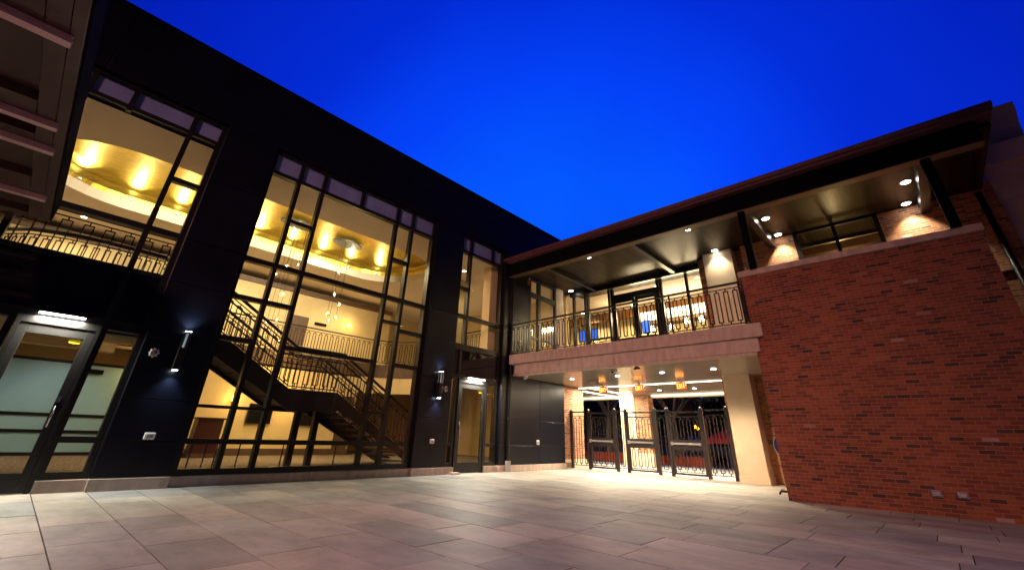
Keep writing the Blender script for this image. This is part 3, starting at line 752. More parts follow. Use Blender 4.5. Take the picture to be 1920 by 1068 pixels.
def door_bar(y0, y1, label):
    t = thing('door_light_bar', label, 'light bar', (-10.97,(y0+y1)/2,2.8), 'door light bars')
    obj('housing', MB().box(-11.03,-10.93,y0-.02,y1+.02,2.79,2.83), M['black_frame'], t)
    obj('lens', MB().box(-10.99,-10.935,y0,y1,2.768,2.79), M['lamp_white'], t)
    light('AREA','bar_light',(-10.95,(y0+y1)/2,2.74),190,(1,.95,.76),t,target=(-10.2,(y0+y1)/2,0),size=(.6,.06))
door_bar(-.29,.31,'glowing white light bar over the left entrance door')
door_bar(9.80,10.54,'glowing white light bar over the right entrance door')

def downpipe(pts, r, label, box=None):
    t = thing('downpipe', label, 'downpipe', pts[-1], 'downpipes')
    obj('pipe', MB().tube(pts, r, 12), M['black_iron'], t, smooth=True)
    for a, b in zip(pts[:-1], pts[1:]):
        L_ = (Vector(b)-Vector(a)).length
        if L_ > 1.5:
            for k in range(1, int(L_/1.6)+1):
                p = Vector(a)+(Vector(b)-Vector(a))*(k/(int(L_/1.6)+1)); obj('clamp', MB().tube([p-Vector((0,0,.025)),p+Vector((0,0,.025))],r*1.25,12), M['black_iron'], t)
    if box: obj('shoe', MB().box(*box), M['grey_plastic'], t, bevel=.006)
downpipe([(-10.86,11.72,6.95),(-10.86,11.72,.3)],.045,'black downpipe in the corner between the black facade and the balcony',(-10.93,-10.79,11.65,11.79,.0,.33))
downpipe([(2.5,15.05,7.15),(2.5,15.05,.1)],.06,'black downpipe on the brick wall at the far right')
t = thing('door_mat','small reddish stone step block on the paving beside the right door','step block',(-10.8,9.3,0))
obj('block', MB().box(-10.93,-10.74,9.22,9.52,0,.055), M['stone'], t, bevel=.01)

# ================================================================== CANOPY, upper left
cn = thing('entrance_canopy','dark brown overhead canopy with pale fins, seen from below','canopy',(-7,-4,4.2))
CZ = 4.2
m = MB(); m.box(-10.45,-3.6,-9,-.70,CZ+.12,CZ+.38)
obj('deck', m, M['canopy_metal'], cn)
m = MB()
m.box(-10.45,-3.6,-.80,-.70,CZ,CZ+.119); m.box(-10.45,-3.6,-.96,-.806,CZ+.004,CZ+.119)
m.box(-10.45,-10.2,-9,-.966,CZ+.002,CZ+.119)
for a, b in ((-9.25,-8.55),(-7.4,-7.1),(-6.65,-6.25),(-4.9,-4.3)): m.box(a,b,-9,-.966,CZ+.003,CZ+.119)
obj('soffit_panel', m, M['canopy_metal'], cn, bevel=.004)
obj('fascia', MB().box(-10.45,-3.6,-.696,-.68,CZ+.01,CZ+.38), M['fascia_black'], cn)
for x in (-9.21,-7.35,-6.64,-4.84):
    fn = MB(); fn.box(x-.05,x-.03,-9,-.77,CZ-.06,CZ); fn.box(x+.03,x+.05,-9,-.77,CZ-.06,CZ); fn.box(x-.05,x+.05,-9,-.765,CZ-.075,CZ-.061)
    fo = obj('fin', fn, M['canopy_fin'], cn)

# ================================================================== GATE BUILDING (right)
gb = thing('gate_building','red brick gate building with a balcony over the passage and a dark overhanging roof','building',(-4,15,0))
# front brick block
obj('brick_wall', MB().box(-2.69,1.75,11.74,15.04,0,5.02), M['brick_front'], gb)
obj('coping', MB().box(-2.75,-.5,11.70,12.05,5.02,5.17).box(-.496,1.80,11.70,12.05,5.02,5.17), M['stone'], gb, bevel=.008)
# rear walls
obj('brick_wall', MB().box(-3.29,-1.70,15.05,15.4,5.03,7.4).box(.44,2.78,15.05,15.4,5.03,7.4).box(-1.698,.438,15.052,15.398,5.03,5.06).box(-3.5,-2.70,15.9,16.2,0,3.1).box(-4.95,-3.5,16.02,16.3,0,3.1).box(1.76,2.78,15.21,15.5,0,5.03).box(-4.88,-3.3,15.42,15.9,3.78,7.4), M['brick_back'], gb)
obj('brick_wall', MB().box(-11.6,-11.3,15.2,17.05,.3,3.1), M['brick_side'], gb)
obj('pier_base', MB().box(-11.62,-11.26,15.201,17.09,0,.3), M['pale_stone'], gb, bevel=.01)
# stone pilasters
p = MB(); p.box(-4.72,-3.92,15.42,16.015,.20,3.1); p.box(-4.74,-3.90,15.40,16.015,0,.2)
obj('pilaster', p, M['pale_stone'], gb, bevel=.006)
obj('pilaster', MB().box(-4.55,-3.58,15.0,15.42,3.78,7.25), M['pale_stone'], gb, bevel=.006)
obj('pilaster', MB().box(-11.35,-11.0,14.78,15.30,3.78,7.25), M['stone'], gb, bevel=.006)
fp = MB(); fp.box(-11.4,-10.62,20.5,20.9,0,3.1)
obj('passage_pillar', fp, M['pale_stone'], gb, bevel=.006)
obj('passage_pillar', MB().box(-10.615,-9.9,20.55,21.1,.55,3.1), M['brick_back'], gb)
obj('pier_base', MB().box(-10.615,-9.87,20.52,21.1,0,.55), M['pale_stone'], gb, bevel=.01)
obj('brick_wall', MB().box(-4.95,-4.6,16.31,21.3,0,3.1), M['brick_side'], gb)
# balcony slab
s_ = MB(); s_.box(-10.84,-6.0,11.60,12.0,3.44,3.77); s_.box(-5.995,-2.45,11.60,12.0,3.44,3.77)
obj('balcony_edge', s_, M['stone'], gb, bevel=.008)
s_ = MB(); s_.box(-10.64,-6.6,11.69,12.0,3.10,3.439); s_.box(-6.595,-2.60,11.69,12.0,3.10,3.439)
obj('balcony_band', s_, M['stone'], gb, bevel=.006)
s_ = MB()
for a, b in zip((-10.55,-9.2,-7.2,-5.05), (-9.205,-7.205,-5.055,-2.70)): s_.box(a,b,11.72,11.9,3.035,3.099)
obj('balcony_drip', s_, M['stone'], gb)
obj('balcony_floor', MB().box(-11.0,-2.7,12.0,16.0,3.2,3.76).box(-22,-2.7,16.0,22.5,3.2,3.76), M['concrete'], gb)
s_ = MB()
xs = [-15,-11.0,-9.2,-7.2,-5.05,-2.72]
for i,(a,b) in enumerate(zip(xs[:-1],xs[1:])):
    if a >= -11: s_.box(a+.004,b-.004,11.905,14.2,3.09,3.12); s_.box(a+.004,b-.004,14.208,16.45,3.09,3.12)
    s_.box(a+.004,b-.004,16.75,20.95,3.09,3.12)
obj('passage_ceiling', s_, M['sheet_ceiling'], gb)
obj('ceiling_edge', MB().box(-15,-2.72,21.0,21.3,2.98,3.2), M['sheet_ceiling'], gb)
# LED strips set in the ceiling
for pts in (((-11.2,16.6),(-4.9,16.6)),((-10.7,16.75),(-10.7,20.9)),((-11.75,17.2),(-11.75,20.9)),((-15,20.97),(-4.9,20.97))):
    (xa,ya_),(xb,yb2) = pts
    t = thing('ceiling_light_strip',{0:'long warm light strip crossing the passage ceiling behind the exit signs',1:'warm light strip running back along the left of the passage ceiling, right of the pair',2:'warm light strip running back at the far left of the passage ceiling',3:'thin light strip along the far edge of the passage ceiling'}[[16.6,16.75,17.2,20.97].index(ya_)],'light strip',(xa,ya_,3.1),'passage light strips')
    hw = .035 if ya_ < 20 else .015
    if xa != xb: mb_ = MB().box(xa,xb,ya_-hw,ya_+hw,3.072,3.085)
    else: mb_ = MB().box(xa-hw,xa+hw,ya_,yb2,3.072,3.085)
    obj('diffuser', mb_, M['led_strip'], t)
    if xa != xb: obj('channel', MB().box(xa,xb,ya_-.06,ya_+.06,3.0855,3.13), M['white_plastic'], t)
    else: obj('channel', MB().box(xa-.06,xa+.06,ya_,yb2,3.0855,3.0895), M['white_plastic'], t)
light('AREA','strip_light',(-8,16.6,3.06),560,NEUT,gb,target=(-8,16.6,0),size=(6,.08))
light('AREA','strip_light',(-11.2,19,3.06),420,NEUT,gb,target=(-11.2,19,0),size=(.5,3.6))
for i,(x,y) in enumerate(((-9.53,13.7),(-7.65,13.75),(-6.05,13.78),(-4.44,13.8),(-8.45,18.75),(-6.9,18.7),(-10.0,18.8),(-5.4,18.7))):
    txt = ['front row, beside the black panels','front row, behind the small dome camera','front row, third from the black panels','front row, next to the tan pilaster','rear row, right of the lit pillar','rear row, nearest the right brick wall','rear row, in front of the lit pillar','rear row, close to the right side wall'][i]
    downlight(x,y,3.09,'round downlight in the passage ceiling, '+txt,'passage ceiling downlights',mat='lamp_white',e=640 if y > 15 else 560,col=(1,.82,.55),ang=130,r=.08)

# exit signs
def glyph(mb, ch, x, y, z, w_, h, s, d=.006):
    def st_(a, b, c_, e): mb.bar((x+a*w_, y, z+b*h), (x+c_*w_, y, z+e*h), d, s) if False else mb.add(*seg((x+a*w_, z+b*h), (x+c_*w_, z+e*h), y, s, d))
    def seg(p, q, yy, s_, d_):
        dx, dz = q[0]-p[0], q[1]-p[1]; l = math.hypot(dx, dz); nx, nz_ = -dz/l*s_/2, dx/l*s_/2
        v = [(p[0]+nx,yy,p[1]+nz_),(p[0]-nx,yy,p[1]-nz_),(q[0]-nx,yy,q[1]-nz_),(q[0]+nx,yy,q[1]+nz_)]
        v2 = [(a,b-d_,c) for a,b,c in v]
        return v+v2, [(0,1,2,3),(7,6,5,4),(0,4,5,1),(1,5,6,2),(2,6,7,3),(3,7,4,0)]
    for a in {'E': [(0,0,0,1),(0,1,1,1),(0,.5,.8,.5),(0,0,1,0)], 'X': [(0,0,1,1),(0,1,1,0)], 'I': [(.5,0,.5,1)], 'T': [(0,1,1,1),(.5,0,.5,1)]}[ch]: st_(*a)
for x, txt in ((-9.55,'leftmost of three'),(-7.95,'middle of three'),(-6.32,'rightmost of three')):
    t = thing('exit_sign','glowing red EXIT sign hanging from the passage ceiling, '+txt,'exit sign',(x,15.9,2.75),'passage exit signs')
    obj('housing', MB().box(x-.18,x+.18,15.88,15.93,2.76,3.02), M['red_paint'], t, bevel=.006)
    obj('face', MB().box(x-.165,x+.165,15.872,15.88,2.775,3.005), M['exit_face'], t)
    lm = MB()
    for k, ch in enumerate('EXIT'): glyph(lm, ch, x-.135+k*.072, 15.870, 2.81, .05, .155, .018)
    obj('lettering', lm, M['exit_letter'], t)
    obj('stem', MB().box(x-.03,x+.03,15.895,15.915,3.02,3.09), M['white_plastic'], t)
t = thing('exit_sign','small red exit sign high inside the lobby by the middle window','exit sign',(-13.2,9.3,5.6))
obj('housing', MB().box(-13.25,-13.2,9.15,9.45,5.55,5.77), M['exit_face'], t)
obj('stem', MB().bar((-13.22,9.3,5.77),(-13.22,9.3,7.2),.015), M['white_plastic'], t)
t = thing('exit_sign','red exit sign inside the right entrance door','exit sign',(-13.2,10.6,2.6))
obj('housing', MB().box(-13.25,-13.2,10.9,11.2,2.5,2.72), M['exit_face'], t); obj('stem', MB().bar((-13.22,11.05,2.72),(-13.22,11.05,3.3),.02), M['white_plastic'], t)

def camera_dome(x, y, z, label, dark=False):
    t = thing('security_camera', label, 'security camera', (x,y,z), 'security cameras')
    mt = M['black_frame'] if dark else M['white_plastic']
    obj('mount', MB().box(x-.05,x+.05,y-.05,y+.05,z-.03,z), mt, t)
    obj('body', MB().tube([(x,y+.02,z-.05),(x,y-.16,z-.10)],[.045,.05],10), mt, t, smooth=False)
    obj('lens', MB().tube([(x,y-.155,z-.098),(x,y-.175,z-.104)],.03,10), M['screen'], t)
camera_dome(-7.04,12.5,3.09,'white security camera under the balcony, left of the middle')
camera_dome(-10.6,12.3,3.09,'white security camera under the left end of the balcony')
t = thing('security_camera','black bullet security camera under the balcony beside the white one','security camera',(-6.2,12.35,3.09),'security cameras')
obj('mount', MB().box(-6.24,-6.16,12.3,12.4,3.05,3.09), M['black_frame'], t); obj('body', MB().tube([(-6.29,12.35,3.035),(-6.08,12.32,3.04)],.024,10), M['black_frame'], t)

# red flashing unit at the balcony's left top and at its right end
def strobe(p, label):
    x, y, z = p; t = thing('fire_alarm', label, 'fire alarm', p, 'fire alarms')
    obj('body', MB().box(x,x+.06,y-.06,y+.06,z-.2,z+.02), M['red_paint'], t, bevel=.01); obj('strobe', MB().box(x+.06,x+.10,y-.04,y+.04,z,z+.10), M['white_plastic'], t, bevel=.01)
strobe((-11.0,12.80,7.05),'red fire alarm with a white strobe, high on the black wall left of the balcony')
t = thing('fire_alarm','red fire alarm horn on the brick beside the right end of the balcony','fire alarm',(-3.0,12.6,4.6),'fire alarms')
obj('back_box', MB().box(-2.95,-2.80,12.50,12.62,4.40,4.86), M['red_paint'], t, bevel=.01); obj('strobe', MB().box(-2.93,-2.83,12.47,12.50,4.55,4.65), M['white_plastic'], t)
obj('bracket', MB().box(-2.8,-2.69,12.54,12.58,4.5,4.6), M['black_iron'], t)

# balcony railing
br = thing('balcony_railing','black iron railing with long link pattern along the balcony edge','railing',(-6.8,11.78,3.77))
m = MB(); hr = MB()
rail_run(m,(-10.92,11.78,3.78),(-2.80,11.78,3.78),1.14,.235,r=.0125,top=False)
rail_run(m,(-2.80,11.80,3.78),(-2.80,13.2,3.78),1.14,.235,r=.0125,top=False)
hr.bar((-10.92,11.78,4.92),(-2.77,11.78,4.92),.055,.05); hr.bar((-2.80,11.80,4.921),(-2.80,13.2,4.921),.05,.05)
obj('balusters', m, M['black_iron'], br); obj('handrail', hr, M['black_iron'], br)
for x in (-10.9,-8.88,-6.66,-4.7,-2.80):
    obj('post', MB().box(x-.022,x+.022,11.76,11.80,3.77,4.90), M['black_iron'], br)

# upper hall glazing
hx = [-10.95,-10.30,-9.06,-8.90,-6.78,-6.66,-5.62,-4.89]
mull = [(x,3.8,7.3,.09) for x in (-10.30,-9.06,-6.66,-5.62)]+[(-10.15,3.8,7.3,.09),(-8.9,3.8,7.3,.12),(-6.8,3.8,7.3,.12)]
window(gb,'y',16.0,-10.98,-4.885,3.78,7.28,mull,[(6.66,-8.96,-6.74,.24),(5.0,-10.3,-9.06,.06),(4.6,-10.98,-8.9,.08),(4.6,-6.7,-4.9,.08)],[(-10.95,-4.91,3.8,7.25)],depth=.14)
for y0, y1 in ((-8.84,-7.83),(-7.81,-6.86)):
    f = MB(); s = .11; f.box(y0,y0+s,15.98,16.04,3.79,6.53); f.box(y1-s,y1,15.98,16.04,3.79,6.53); f.box(y0+s,y1-s,15.982,16.038,3.79,4.05); f.box(y0+s,y1-s,15.982,16.038,6.38,6.53); f.box(y0+s,y1-s,15.982,16.038,4.78,4.86)
    d = obj('door', f, M['black_frame'], gb); obj('handle', MB().tube([(y1-.06,15.98,4.7),(y1-.06,15.93,4.7),(y1-.06,15.93,5.1),(y1-.06,15.98,5.1)],.012,6), M['chrome'], d)
# side door of the lobby onto the balcony
window(gb,'x',-11.0,12.92,14.77,3.78,7.2,[(13.58,3.8,7.15,.16)],[(6.5,12.95,14.7,.2),(4.7,12.95,14.7,.08)],[(12.95,14.74,3.8,7.15)],depth=.14)

# roof
rf = MB(); rf.box(-11.9,2.66,11.30,17.2,7.42,7.54)
obj('roof', rf, M['roof_edge'], gb, bevel=.01)
obj('roof_band', MB().box(-10.9,2.62,11.36,17.0,7.345,7.419), M['roof_edge'], gb)
obj('fascia_beam', MB().box(-10.92,2.36,11.56,11.78,6.83,7.344), M['fascia_black'], gb, bevel=.004)
obj('fascia_lip', MB().box(-10.92,2.36,11.54,11.80,6.805,6.829), M['brown_trim'], gb)
obj('soffit', MB().box(-10.99,2.6,11.79,16.9,7.24,7.34), M['soffit_wood'], gb)
for x in (-2.33,1.44):
    obj('post', MB().box(x-.085,x+.085,11.60,11.76,5.17,6.803), M['fascia_black'], gb, bevel=.004)
    obj('cross_beam', MB().box(x-.10,x+.10,11.79,15.04,6.92,7.239), M['black_frame'], gb)
for x in (-9.6,-5.95): obj('cross_beam', MB().box(x-.08,x+.08,11.79,15.95,7.08,7.239), M['black_frame'], gb)
obj('head_beam', MB().box(-10.98,-4.9,15.80,15.98,7.05,7.239), M['black_frame'], gb)
window(gb,'y',14.98,-1.695,.435,5.062,7.238,[(-.63,5.1,7.15,.09)],[(6.72,-1.62,.36,.09)],[(-1.65,.39,5.1,7.2)],mw=.11,depth=.12)
obj('room_wall', MB().box(-3.2,2.6,16.36,16.5,4.5,7.24), M['cream_wall'], gb)
obj('room_beam', MB().box(-3.2,2.6,15.95,16.1,6.45,6.75), M['brown_trim'], gb)
light('POINT','room_lamp',(-.6,15.72,6.1),85,(1,.68,.28),gb,rad=.08)

# soffit lamps
for i,(x,y,e,tg) in enumerate(((-7.86,12.6,150,None),(-4.13,12.6,150,None),(1.16,13.42,170,None),(1.11,14.80,330,None),(-2.05,13.36,170,None),(-2.05,14.80,330,None),(-4.05,14.85,190,None),(-10.7,15.5,60,None))):
    txt = ['over the left half of the balcony','over the right half of the balcony','at the far right, nearer the roof edge','at the far right, nearer the brick wall','beside the middle post, nearer the roof edge','beside the middle post, nearer the brick wall','above the cream pilaster','in the left rear corner of the balcony'][i]
    downlight(x,y,7.238,'bright downlight in the dark roof soffit '+txt,'soffit downlights',mat='lamp_white',e=e,col=NEUT if x > -9 else WARM2,ang=115 if y < 14.5 else (92 if x > -3 else 104),r=.10)
t = thing('linear_soffit_light','short thin light fitting in the soffit between the two balcony downlights','light fitting',(-7.0,12.5,7.23))
obj('lens', MB().box(-7.1,-6.86,12.45,12.5,7.222,7.238), M['bar_glow'], t); obj('housing', MB().box(-7.13,-6.83,12.43,12.52,7.232,7.2395), M['black_frame'], t)

# upper hall interior
hw = MB(); hw.box(-16,-3.4,20.4,20.6,3.76,7.4); hw.box(-16.2,-16,16.1,20.6,3.76,7.4); hw.box(-4.7,-4.5,16.2,20.6,3.76,7.4)
obj('hall_wall', hw, M['cream_wall'], gb)
obj('hall_ceiling', MB().box(-16,-4.5,16.16,20.6,7.28,7.33), M['white_ceiling'], gb)
obj('hall_bulkhead', MB().box(-15.9,-4.75,19.9,20.2,6.85,7.28), M['wood'], gb)
light('AREA','hall_ceiling_fill',(-8.0,18.45,6.55),80,(1,.68,.32),gb,target=(-8.0,18.45,8),size=(5.5,.4))  # added upward fill that brightens the hall ceiling, has no fitting
bar = thing('back_bar','brightly lit back bar with a glowing canopy behind the balcony windows','bar',(-7,18.4,3.76))
obj('glowing_canopy', MB().box(-9.0,-5.35,18.2,18.7,6.02,6.45), M['bar_glow'], bar)
obj('canopy_trim', MB().box(-9.1,-5.25,18.15,18.75,5.85,6.018), M['brown_trim'], bar)
obj('counter', MB().box(-9.0,-5.3,18.0,18.6,3.76,4.9), M['wood'], bar)
bt_ = MB()
for i in range(26): bt_.lathe([(.035,0),(.035,.2),(.014,.26),(.014,.33)],(-8.9+i*.14,18.55,5.2+RND.choice((0,.0,.0))),8)
obj('bottle_row', bt_, M['clear_globe'], bar, smooth=True); obj('shelf', MB().box(-9.0,-5.3,18.45,18.7,5.15,5.2), M['lamp_warm'] if False else M['wood'], bar)
for i,(x,y,z) in enumerate(((-7.15,17.8,5.45),(-6.45,17.8,5.62),(-5.85,17.8,5.62),(-5.45,17.8,5.45),(-8.0,17.8,5.5))):
    t = thing('bar_pendant','sparkling crystal pendant lamp over the bar, number %s along the counter' % ['two','three','four','five, nearest the pilaster','one, furthest left'][i],'pendant lamp',(x,y,z),'bar pendants')
    g_ = MB(); g_.lathe([(.02,.30),(.10,.22),(.13,.10),(.09,0),(.03,-.06)],(x,y,z-.1),10)
    obj('crystal', g_, M['clear_globe'], t); bs = MB()
    for k in range(6): bs.ball((x+.07*math.cos(k*PI/3),y+.07*math.sin(k*PI/3),z+(k%3)*.06-.03),.028,8,5)
    obj('bulbs', bs, M['lamp_white'], t); obj('cord', MB().tube([(x,y,z+.2),(x,y,7.28)],.006,5), M['black_iron'], t)
for i,(x0,x1) in enumerate(((-12.0,-11.55),(-11.45,-10.95),(-8.55,-8.2))):
    t = thing('blue_screen','blue glowing display screen in the upper hall, %s' % ['leftmost of two side by side','right one of two side by side','narrow one seen through the balcony door'][i],'screen',((x0+x1)/2,18,5.5),'blue display screens')
    obj('frame', MB().box(x0-.03,x1+.03,18.0,18.05,5.45,6.02), M['black_frame'], t); obj('display', MB().box(x0,x1,17.99,18.0,5.48,5.98), M['blue_screen'], t)
    obj('stand', MB().box((x0+x1)/2-.05,(x0+x1)/2+.05,18.06,18.1,3.76,5.5), M['black_frame'], t)
for i,(x,y) in enumerate(((-9.6,19.3),(-7.4,17.3),(-5.6,17.3),(-12.5,19.2))):
    downlight(x,y,7.275,'recessed downlight in the upper hall ceiling, '+['left bay','behind the door','right bay','far left'][i],'upper hall downlights',e=620,col=WARM2,ang=150)
light('AREA','bar_light',(-7.2,17.9,6.3),300,WARM2,gb,target=(-7.2,16,4.6),size=(3.4,.3))

# hose tap and round blue sign by the brick corner
t = thing('hose_tap','small dark hose tap sticking out at the foot of the red brick corner','tap',(-2.75,11.8,.14))
obj('body', MB().tube([(-2.69,11.8,.16),(-2.82,11.8,.16),(-2.86,11.8,.10)],.022,8), M['black_iron'], t); obj('wheel', MB().lathe([(.04,0),(.04,.012)],(-2.78,11.8,.19),10), M['red_paint'], t)
t = thing('round_sign','round blue sign with a white rim on the brick behind the wall corner','sign',(-3.3,15.89,1.05))
obj('disc', MB().lathe([(.34,0),(.34,-.03),(.30,-.035)],(-3.40,15.89,1.05),28,'y'), M['white_plastic'], t); obj('face', MB().lathe([(.325,-.036),(.325,-.042)],(-3.40,15.89,1.05),28,'y'), M['blue_paint'], t)

# ================================================================== GATE
def gpost(mb, x, y=16.0, h=2.12, w_=.10):
    mb.box(x-w_/2,x+w_/2,y-w_/2,y+w_/2,0,h)
    mb.lathe([(w_*.56,h),(w_*.56,h+.015),(w_*.42,h+.05),(w_*.15,h+.065)],(x,y,0),10)
gf = thing('gate_fence','dark iron fence panels and posts standing between the three gates','fence',(-8,16,0))
for x in (-11.22,-10.38,-9.15,-8.70,-7.50,-7.03,-5.80,-4.97):
    m = MB(); gpost(m, x); obj('post', m, M['gate_iron'], gf)
for a, b in ((-11.17,-10.43),(-9.10,-8.75),(-7.45,-7.08),(-5.75,-5.02)):
    m = MB(); rail_run(m,(a,16,.02),(b,16,.02),2.06,.235 if b-a > .5 else .3,r=.0115,second=.16,low=.10); obj('panel', m, M['gate_iron'], gf)
for i,(a,b) in enumerate(((-10.33,-9.21),(-8.65,-7.56),(-6.98,-5.86))):
    t = thing('gate','dark iron gate leaf with a push bar, %s' % ['nearest the black panels','in front of the lit pillar','nearest the tan pilaster'][i],'gate',((a+b)/2,16,0),'iron gates')
    f = MB(); f.box(a,a+.06,15.97,16.03,.06,2.06); f.box(b-.06,b,15.97,16.03,.06,2.06); f.box(a+.06,b-.06,15.975,16.025,2.0,2.055); f.box(a+.06,b-.06,15.975,16.025,.06,.12); f.box(a+.06,b-.06,15.98,16.02,1.86,1.89)
    obj('frame', f, M['gate_iron'], t)
    m = MB(); rail_run(m,(a+.06,16,1.08),(b-.06,16,1.08),.94,.245,r=.0115,second=.16,low=.02,top=False)
    obj('upper_bars', m, M['gate_iron'], t)
    m = MB(); rail_run(m,(a+.06,16,.06),(b-.06,16,.06),.80,.245,r=.0115,second=.0,low=.09,top=False)
    obj('lower_bars', m, M['gate_iron'], t)
    obj('kick_plate', MB().box(a+.061,b-.061,15.978,16.022,.82,1.14), M['gate_iron'], t)
    pb = MB(); pb.box(a+.02,b-.10,15.90,15.94,.98,1.04); pb.box(a+.01,a+.09,15.89,15.97,.95,1.07); pb.box(b-.14,b-.08,15.92,15.975,.96,1.05)
    obj('push_bar', pb, M['chrome'] if False else M['grey_plastic'], t, bevel=.008)

# ================================================================== NEIGHBOUR (far right)
nb = thing('neighbour_building','pale rendered building with a stepped cornice at the far right edge','building',(5,15,0))
obj('wall', MB().box(2.80,9,15.1,19,0,6.80).box(2.80,9,15.1,19,6.812,7.75), M['stucco'], nb)
obj('trim', MB().box(2.78,2.80,15.08,15.3,0,7.75), M['pale_stone'], nb)
obj('cornice', MB().prism([(14.75,8.25),(14.85,7.75),(19,7.75),(19,8.25)],'x',2.6,9), M['stucco'], nb)
obj('parapet', MB().prism([(14.6,9.2),(14.7,9.0),(15.0,8.7),(15.2,8.255),(19,8.255),(19,9.2)],'x',-1.0,3.75), M['stucco'], nb)
obj('junction_box', MB().box(2.62,2.72,15.18,15.21,5.25,5.45), M['white_plastic'], nb)

# ================================================================== STREET BEYOND THE GATE
def planter(x0, x1, y0, y1, label):
    t = thing('planter_wall', label, 'planter', ((x0+x1)/2,y0,0), 'low red planters')
    obj('wall', MB().box(x0,x1,y0,y1,-.05,.36), M['red_curb'], t, bevel=.01); obj('cap', MB().box(x0-.02,x1+.02,y0-.02,y1+.02,.361,.40), M['red_curb'], t, bevel=.008)
planter(-15.8,-11.9,24,25.2,'low red planter wall in the street behind the left gate')
planter(-11.3,-8.9,24,25.2,'low red planter wall round the tree behind the right gate')

def tree(x, y, h, cr, seed, label, lean=0):
    r = random.Random(seed); t = thing('street_tree', label, 'tree', (x,y,0), 'street trees')
    tr_ = MB(); tr_.tube([(x,y,-.05),(x+lean*.3,y,h*.2),(x+lean,y,h*.45)],[.2,.15,.12],8)
    tips = []
    for k in range(7):
        a = 2*PI*k/7+r.uniform(-.3,.3); l = r.uniform(.5,.9)*cr
        q = Vector((x+lean+math.cos(a)*l, y+math.sin(a)*l, h*.45+r.uniform(.25,.5)*h)); tips.append(q)
        p0 = Vector((x+lean,y,h*.42)); mid = (p0+q)/2+Vector((0,0,.2)); tr_.tube([p0,mid,q],[.09,.055,.02],6)
    obj('trunk', tr_, M['bark'], t)
    cm = MB()
    centers = [q+Vector((r.uniform(-.5,.5),r.uniform(-.5,.5),r.uniform(-.3,.5))) for q in tips for _ in range(3)]
    for c_ in centers:
        rr = r.uniform(.35,.75)*cr*.5
        for _ in range(110):
            d = Vector((r.gauss(0,1),r.gauss(0,1),r.gauss(0,.8))); d = d.normalized()*rr*r.uniform(.5,1.05); p_ = c_+d
            a = Vector((r.gauss(0,1),r.gauss(0,1),r.gauss(0,1))).normalized()*.11; b_ = a.cross(Vector((r.gauss(0,1),r.gauss(0,1),r.gauss(0,1)))).normalized()*.055
            cm.quad(p_-a, p_+b_, p_+a, p_-b_)
    obj('crown', cm, M['leaf'], t)
tree(-10.3,24.6,5.2,2.6,3,'street tree with a pale trunk in the red planter behind the right gate',-.2)
tree(-14.6,24.6,5.5,2.6,5,'street tree in the red planter behind the left gate',.1)
tree(-19,33,7,3.4,7,'taller street tree across the road, far left beyond the gate')
tree(-12.5,34,7,3.4,9,'taller street tree across the road, between the gate posts')
tree(-8.0,35,6.5,3.2,12,'taller street tree across the road behind the red tent')
hd = thing('street_hedge','dark leafy hedge across the street filling the view beyond the gate','hedge',(-14,38,0))
cm = MB(); r = random.Random(21)
for _ in range(9000):
    x = r.uniform(-30,-2); hh = 4.2+1.3*math.sin(x*.9)+.8*math.sin(x*2.3+1); p_ = Vector((x, 38+r.uniform(-.6,.6)+.5*math.sin(x*1.7), r.uniform(.05,1)**.8*hh))
    a = Vector((r.gauss(0,1),r.gauss(0,1),r.gauss(0,1))).normalized()*.26; b_ = a.cross(Vector((r.gauss(0,1),r.gauss(0,1),r.gauss(0,1)))).normalized()*.14
    cm.quad(p_-a,p_+b_,p_+a,p_-b_)
obj('foliage', cm, M['leaf'], hd)

def car(x, y, body, label, flip=1):
    t = thing('parked_car', label, 'car', (x,y,0), 'cars parked in the street')
    prof = [(-2.1,.35),(-2.15,.7),(-1.3,.86),(-.75,1.38),(.75,1.40),(1.45,.92),(2.1,.84),(2.15,.4)]
    obj('body', MB().prism([(x+flip*a,b) for a,b in prof],'y',y-.85,y+.85), body, t, bevel=.06)
    gl = [(-1.15,.9),(-.68,1.32),(.68,1.33),(1.25,.92)]
    obj('windows', MB().prism([(x+flip*a,b) for a,b in gl],'y',y-.875,y+.875), M['car_glass'], t, bevel=.02)
    for a in (-1.35,1.35):
        for s_ in (-1,1):
            wh = obj('wheel', MB().lathe([(.32,-.1),(.34,-.06),(.34,.06),(.32,.1)],(x+flip*a,y+s_*.78,.32),16,'y'), M['rubber'], t)
            obj('rim', MB().lathe([(.2,-.105),(.2,.105)],(x+flip*a,y+s_*.79,.32),12,'y'), M['chrome'], wh)
    for s_ in (-.6,.6): obj('tail_light', MB().box(x-flip*2.17-.02,x-flip*2.17+.02,y+s_-.15,y+s_+.15,.6,.75), M['red_paint'], t)
car(-16.5,28.5,M['blue_paint'],'dark blue car parked in the street behind the left gate')
car(-11.9,28.6,M['blue_paint'],'dark blue car parked beyond the middle gate')
car(-8.2,27.6,M['blue_paint'],'blue car parked beside the red tent at the right of the gate',-1)
t = thing('red_tent','red market tent standing in the street at the right of the gate','tent',(-7.6,27,0))
obj('canopy', MB().add([(-9.3,25.6,1.28),(-6.1,25.6,1.28),(-6.1,28.4,1.28),(-9.3,28.4,1.28),(-7.1,27,2.35),(-9.3,25.6,1.05),(-6.1,25.6,1.05),(-6.1,28.4,1.05),(-9.3,28.4,1.05)],[(0,1,4),(1,2,4),(2,3,4),(3,0,4),(0,5,6,1),(1,6,7,2),(2,7,8,3),(3,8,5,0)]), M['red_cloth'], t)
for a in (-9.25,-6.15):
    for b in (25.65,28.35): obj('leg', MB().bar((a,b,-.02),(a,b,1.25),.04), M['white_plastic'], t)
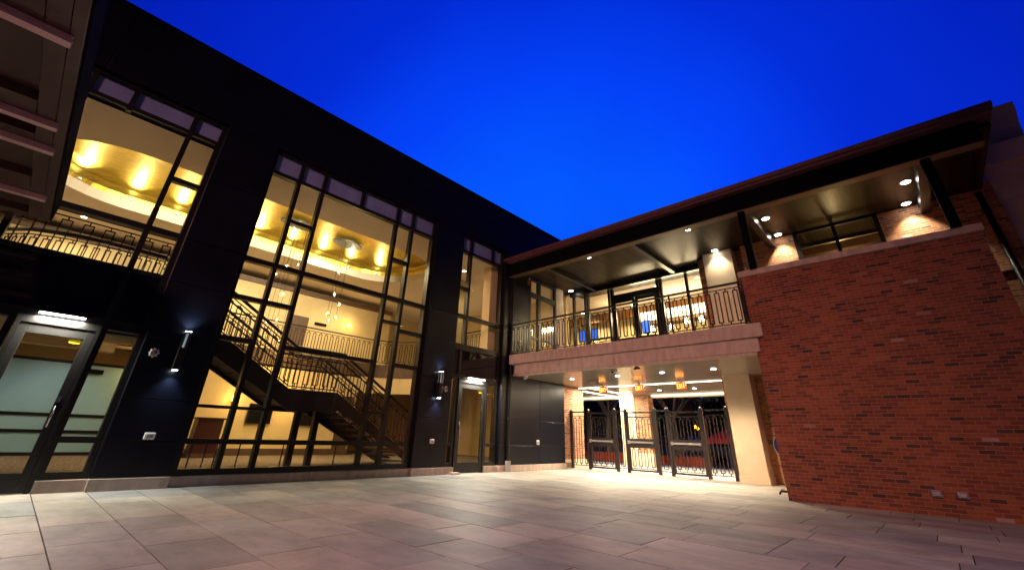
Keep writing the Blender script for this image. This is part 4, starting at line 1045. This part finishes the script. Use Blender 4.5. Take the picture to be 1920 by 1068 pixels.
t = thing('street_lamp','orange glowing street lamp on a slim post seen through the right gate','street lamp',(-16.9,45,0))
obj('post', MB().tube([(-16.9,45,-.02),(-16.9,45,2.2)],[.08,.05],8), M['black_iron'], t)
obj('lantern', MB().lathe([(.10,2.2),(.2,2.3),(.2,2.55),(.05,2.7)],(-16.9,45,0),10), M['sodium'], t)
light('POINT','lamp_glow',(-16.9,44.6,2.45),40,(1,.5,.1),t,rad=.15)
for i,(x,z) in enumerate(((-16.6,3.72),(-10.6,3.85))):
    t = thing('blue_lamp','blue lamp on a pole beyond the passage, '+['left of the lit pillar','above the right gate'][i],'street light',(x,30,0),'blue street lamps')
    obj('pole', MB().tube([(x,30,-.02),(x,30,z-.1)],.04,8), M['black_iron'], t); obj('head', MB().ball((x,30,z),.16,10,7), M['blue_lamp'], t, smooth=True)
# a dark shop front across the street closes the view
t = thing('shop_building','dark shop building across the street beyond the gate','building',(-14,48,0))
obj('wall', MB().box(-60,30,48,56,-.05,7.5), M['asphalt'], t)
for k in range(12):
    x = -44+k*5; wn = obj('window', MB().box(x,x+2.6,47.93,48,.6,2.6), M['black_frame'], t); obj('pane', MB().box(x+.1,x+2.5,47.92,47.93,.7,2.5), M['car_glass'], wn)

# ================================================================== COURTYARD FLOODLIGHT (stands behind the viewer)
fl_ = thing('courtyard_floodlight','pinkish floodlight on a tall pole behind the viewer','floodlight',(6,-18.4,0))
obj('pole', MB().tube([(6,-18.4,-.3),(6,-18.4,13.5)],[.12,.08],10), M['black_iron'], fl_)
obj('head', MB().box(5.65,6.35,-18.4,-18.15,13.35,13.8), M['black_iron'], fl_)
light('SPOT','flood_beam',(6,-18,13.5),20500,PINK,fl_,target=(-7.8,6.2,.4),ang=51,blend=1,rad=.9)

# ------------------------------------------------------------------ render settings
S.view_settings.view_transform = 'Standard'; S.view_settings.look = 'None'; S.view_settings.exposure = 0; S.view_settings.gamma = 1
S.render.engine = 'CYCLES'
cy = S.cycles
cy.max_bounces = 8; cy.diffuse_bounces = 3; cy.glossy_bounces = 4; cy.transmission_bounces = 4; cy.transparent_max_bounces = 16
cy.sample_clamp_indirect = 4; cy.caustics_reflective = False; cy.caustics_refractive = False
cy.use_denoising = True
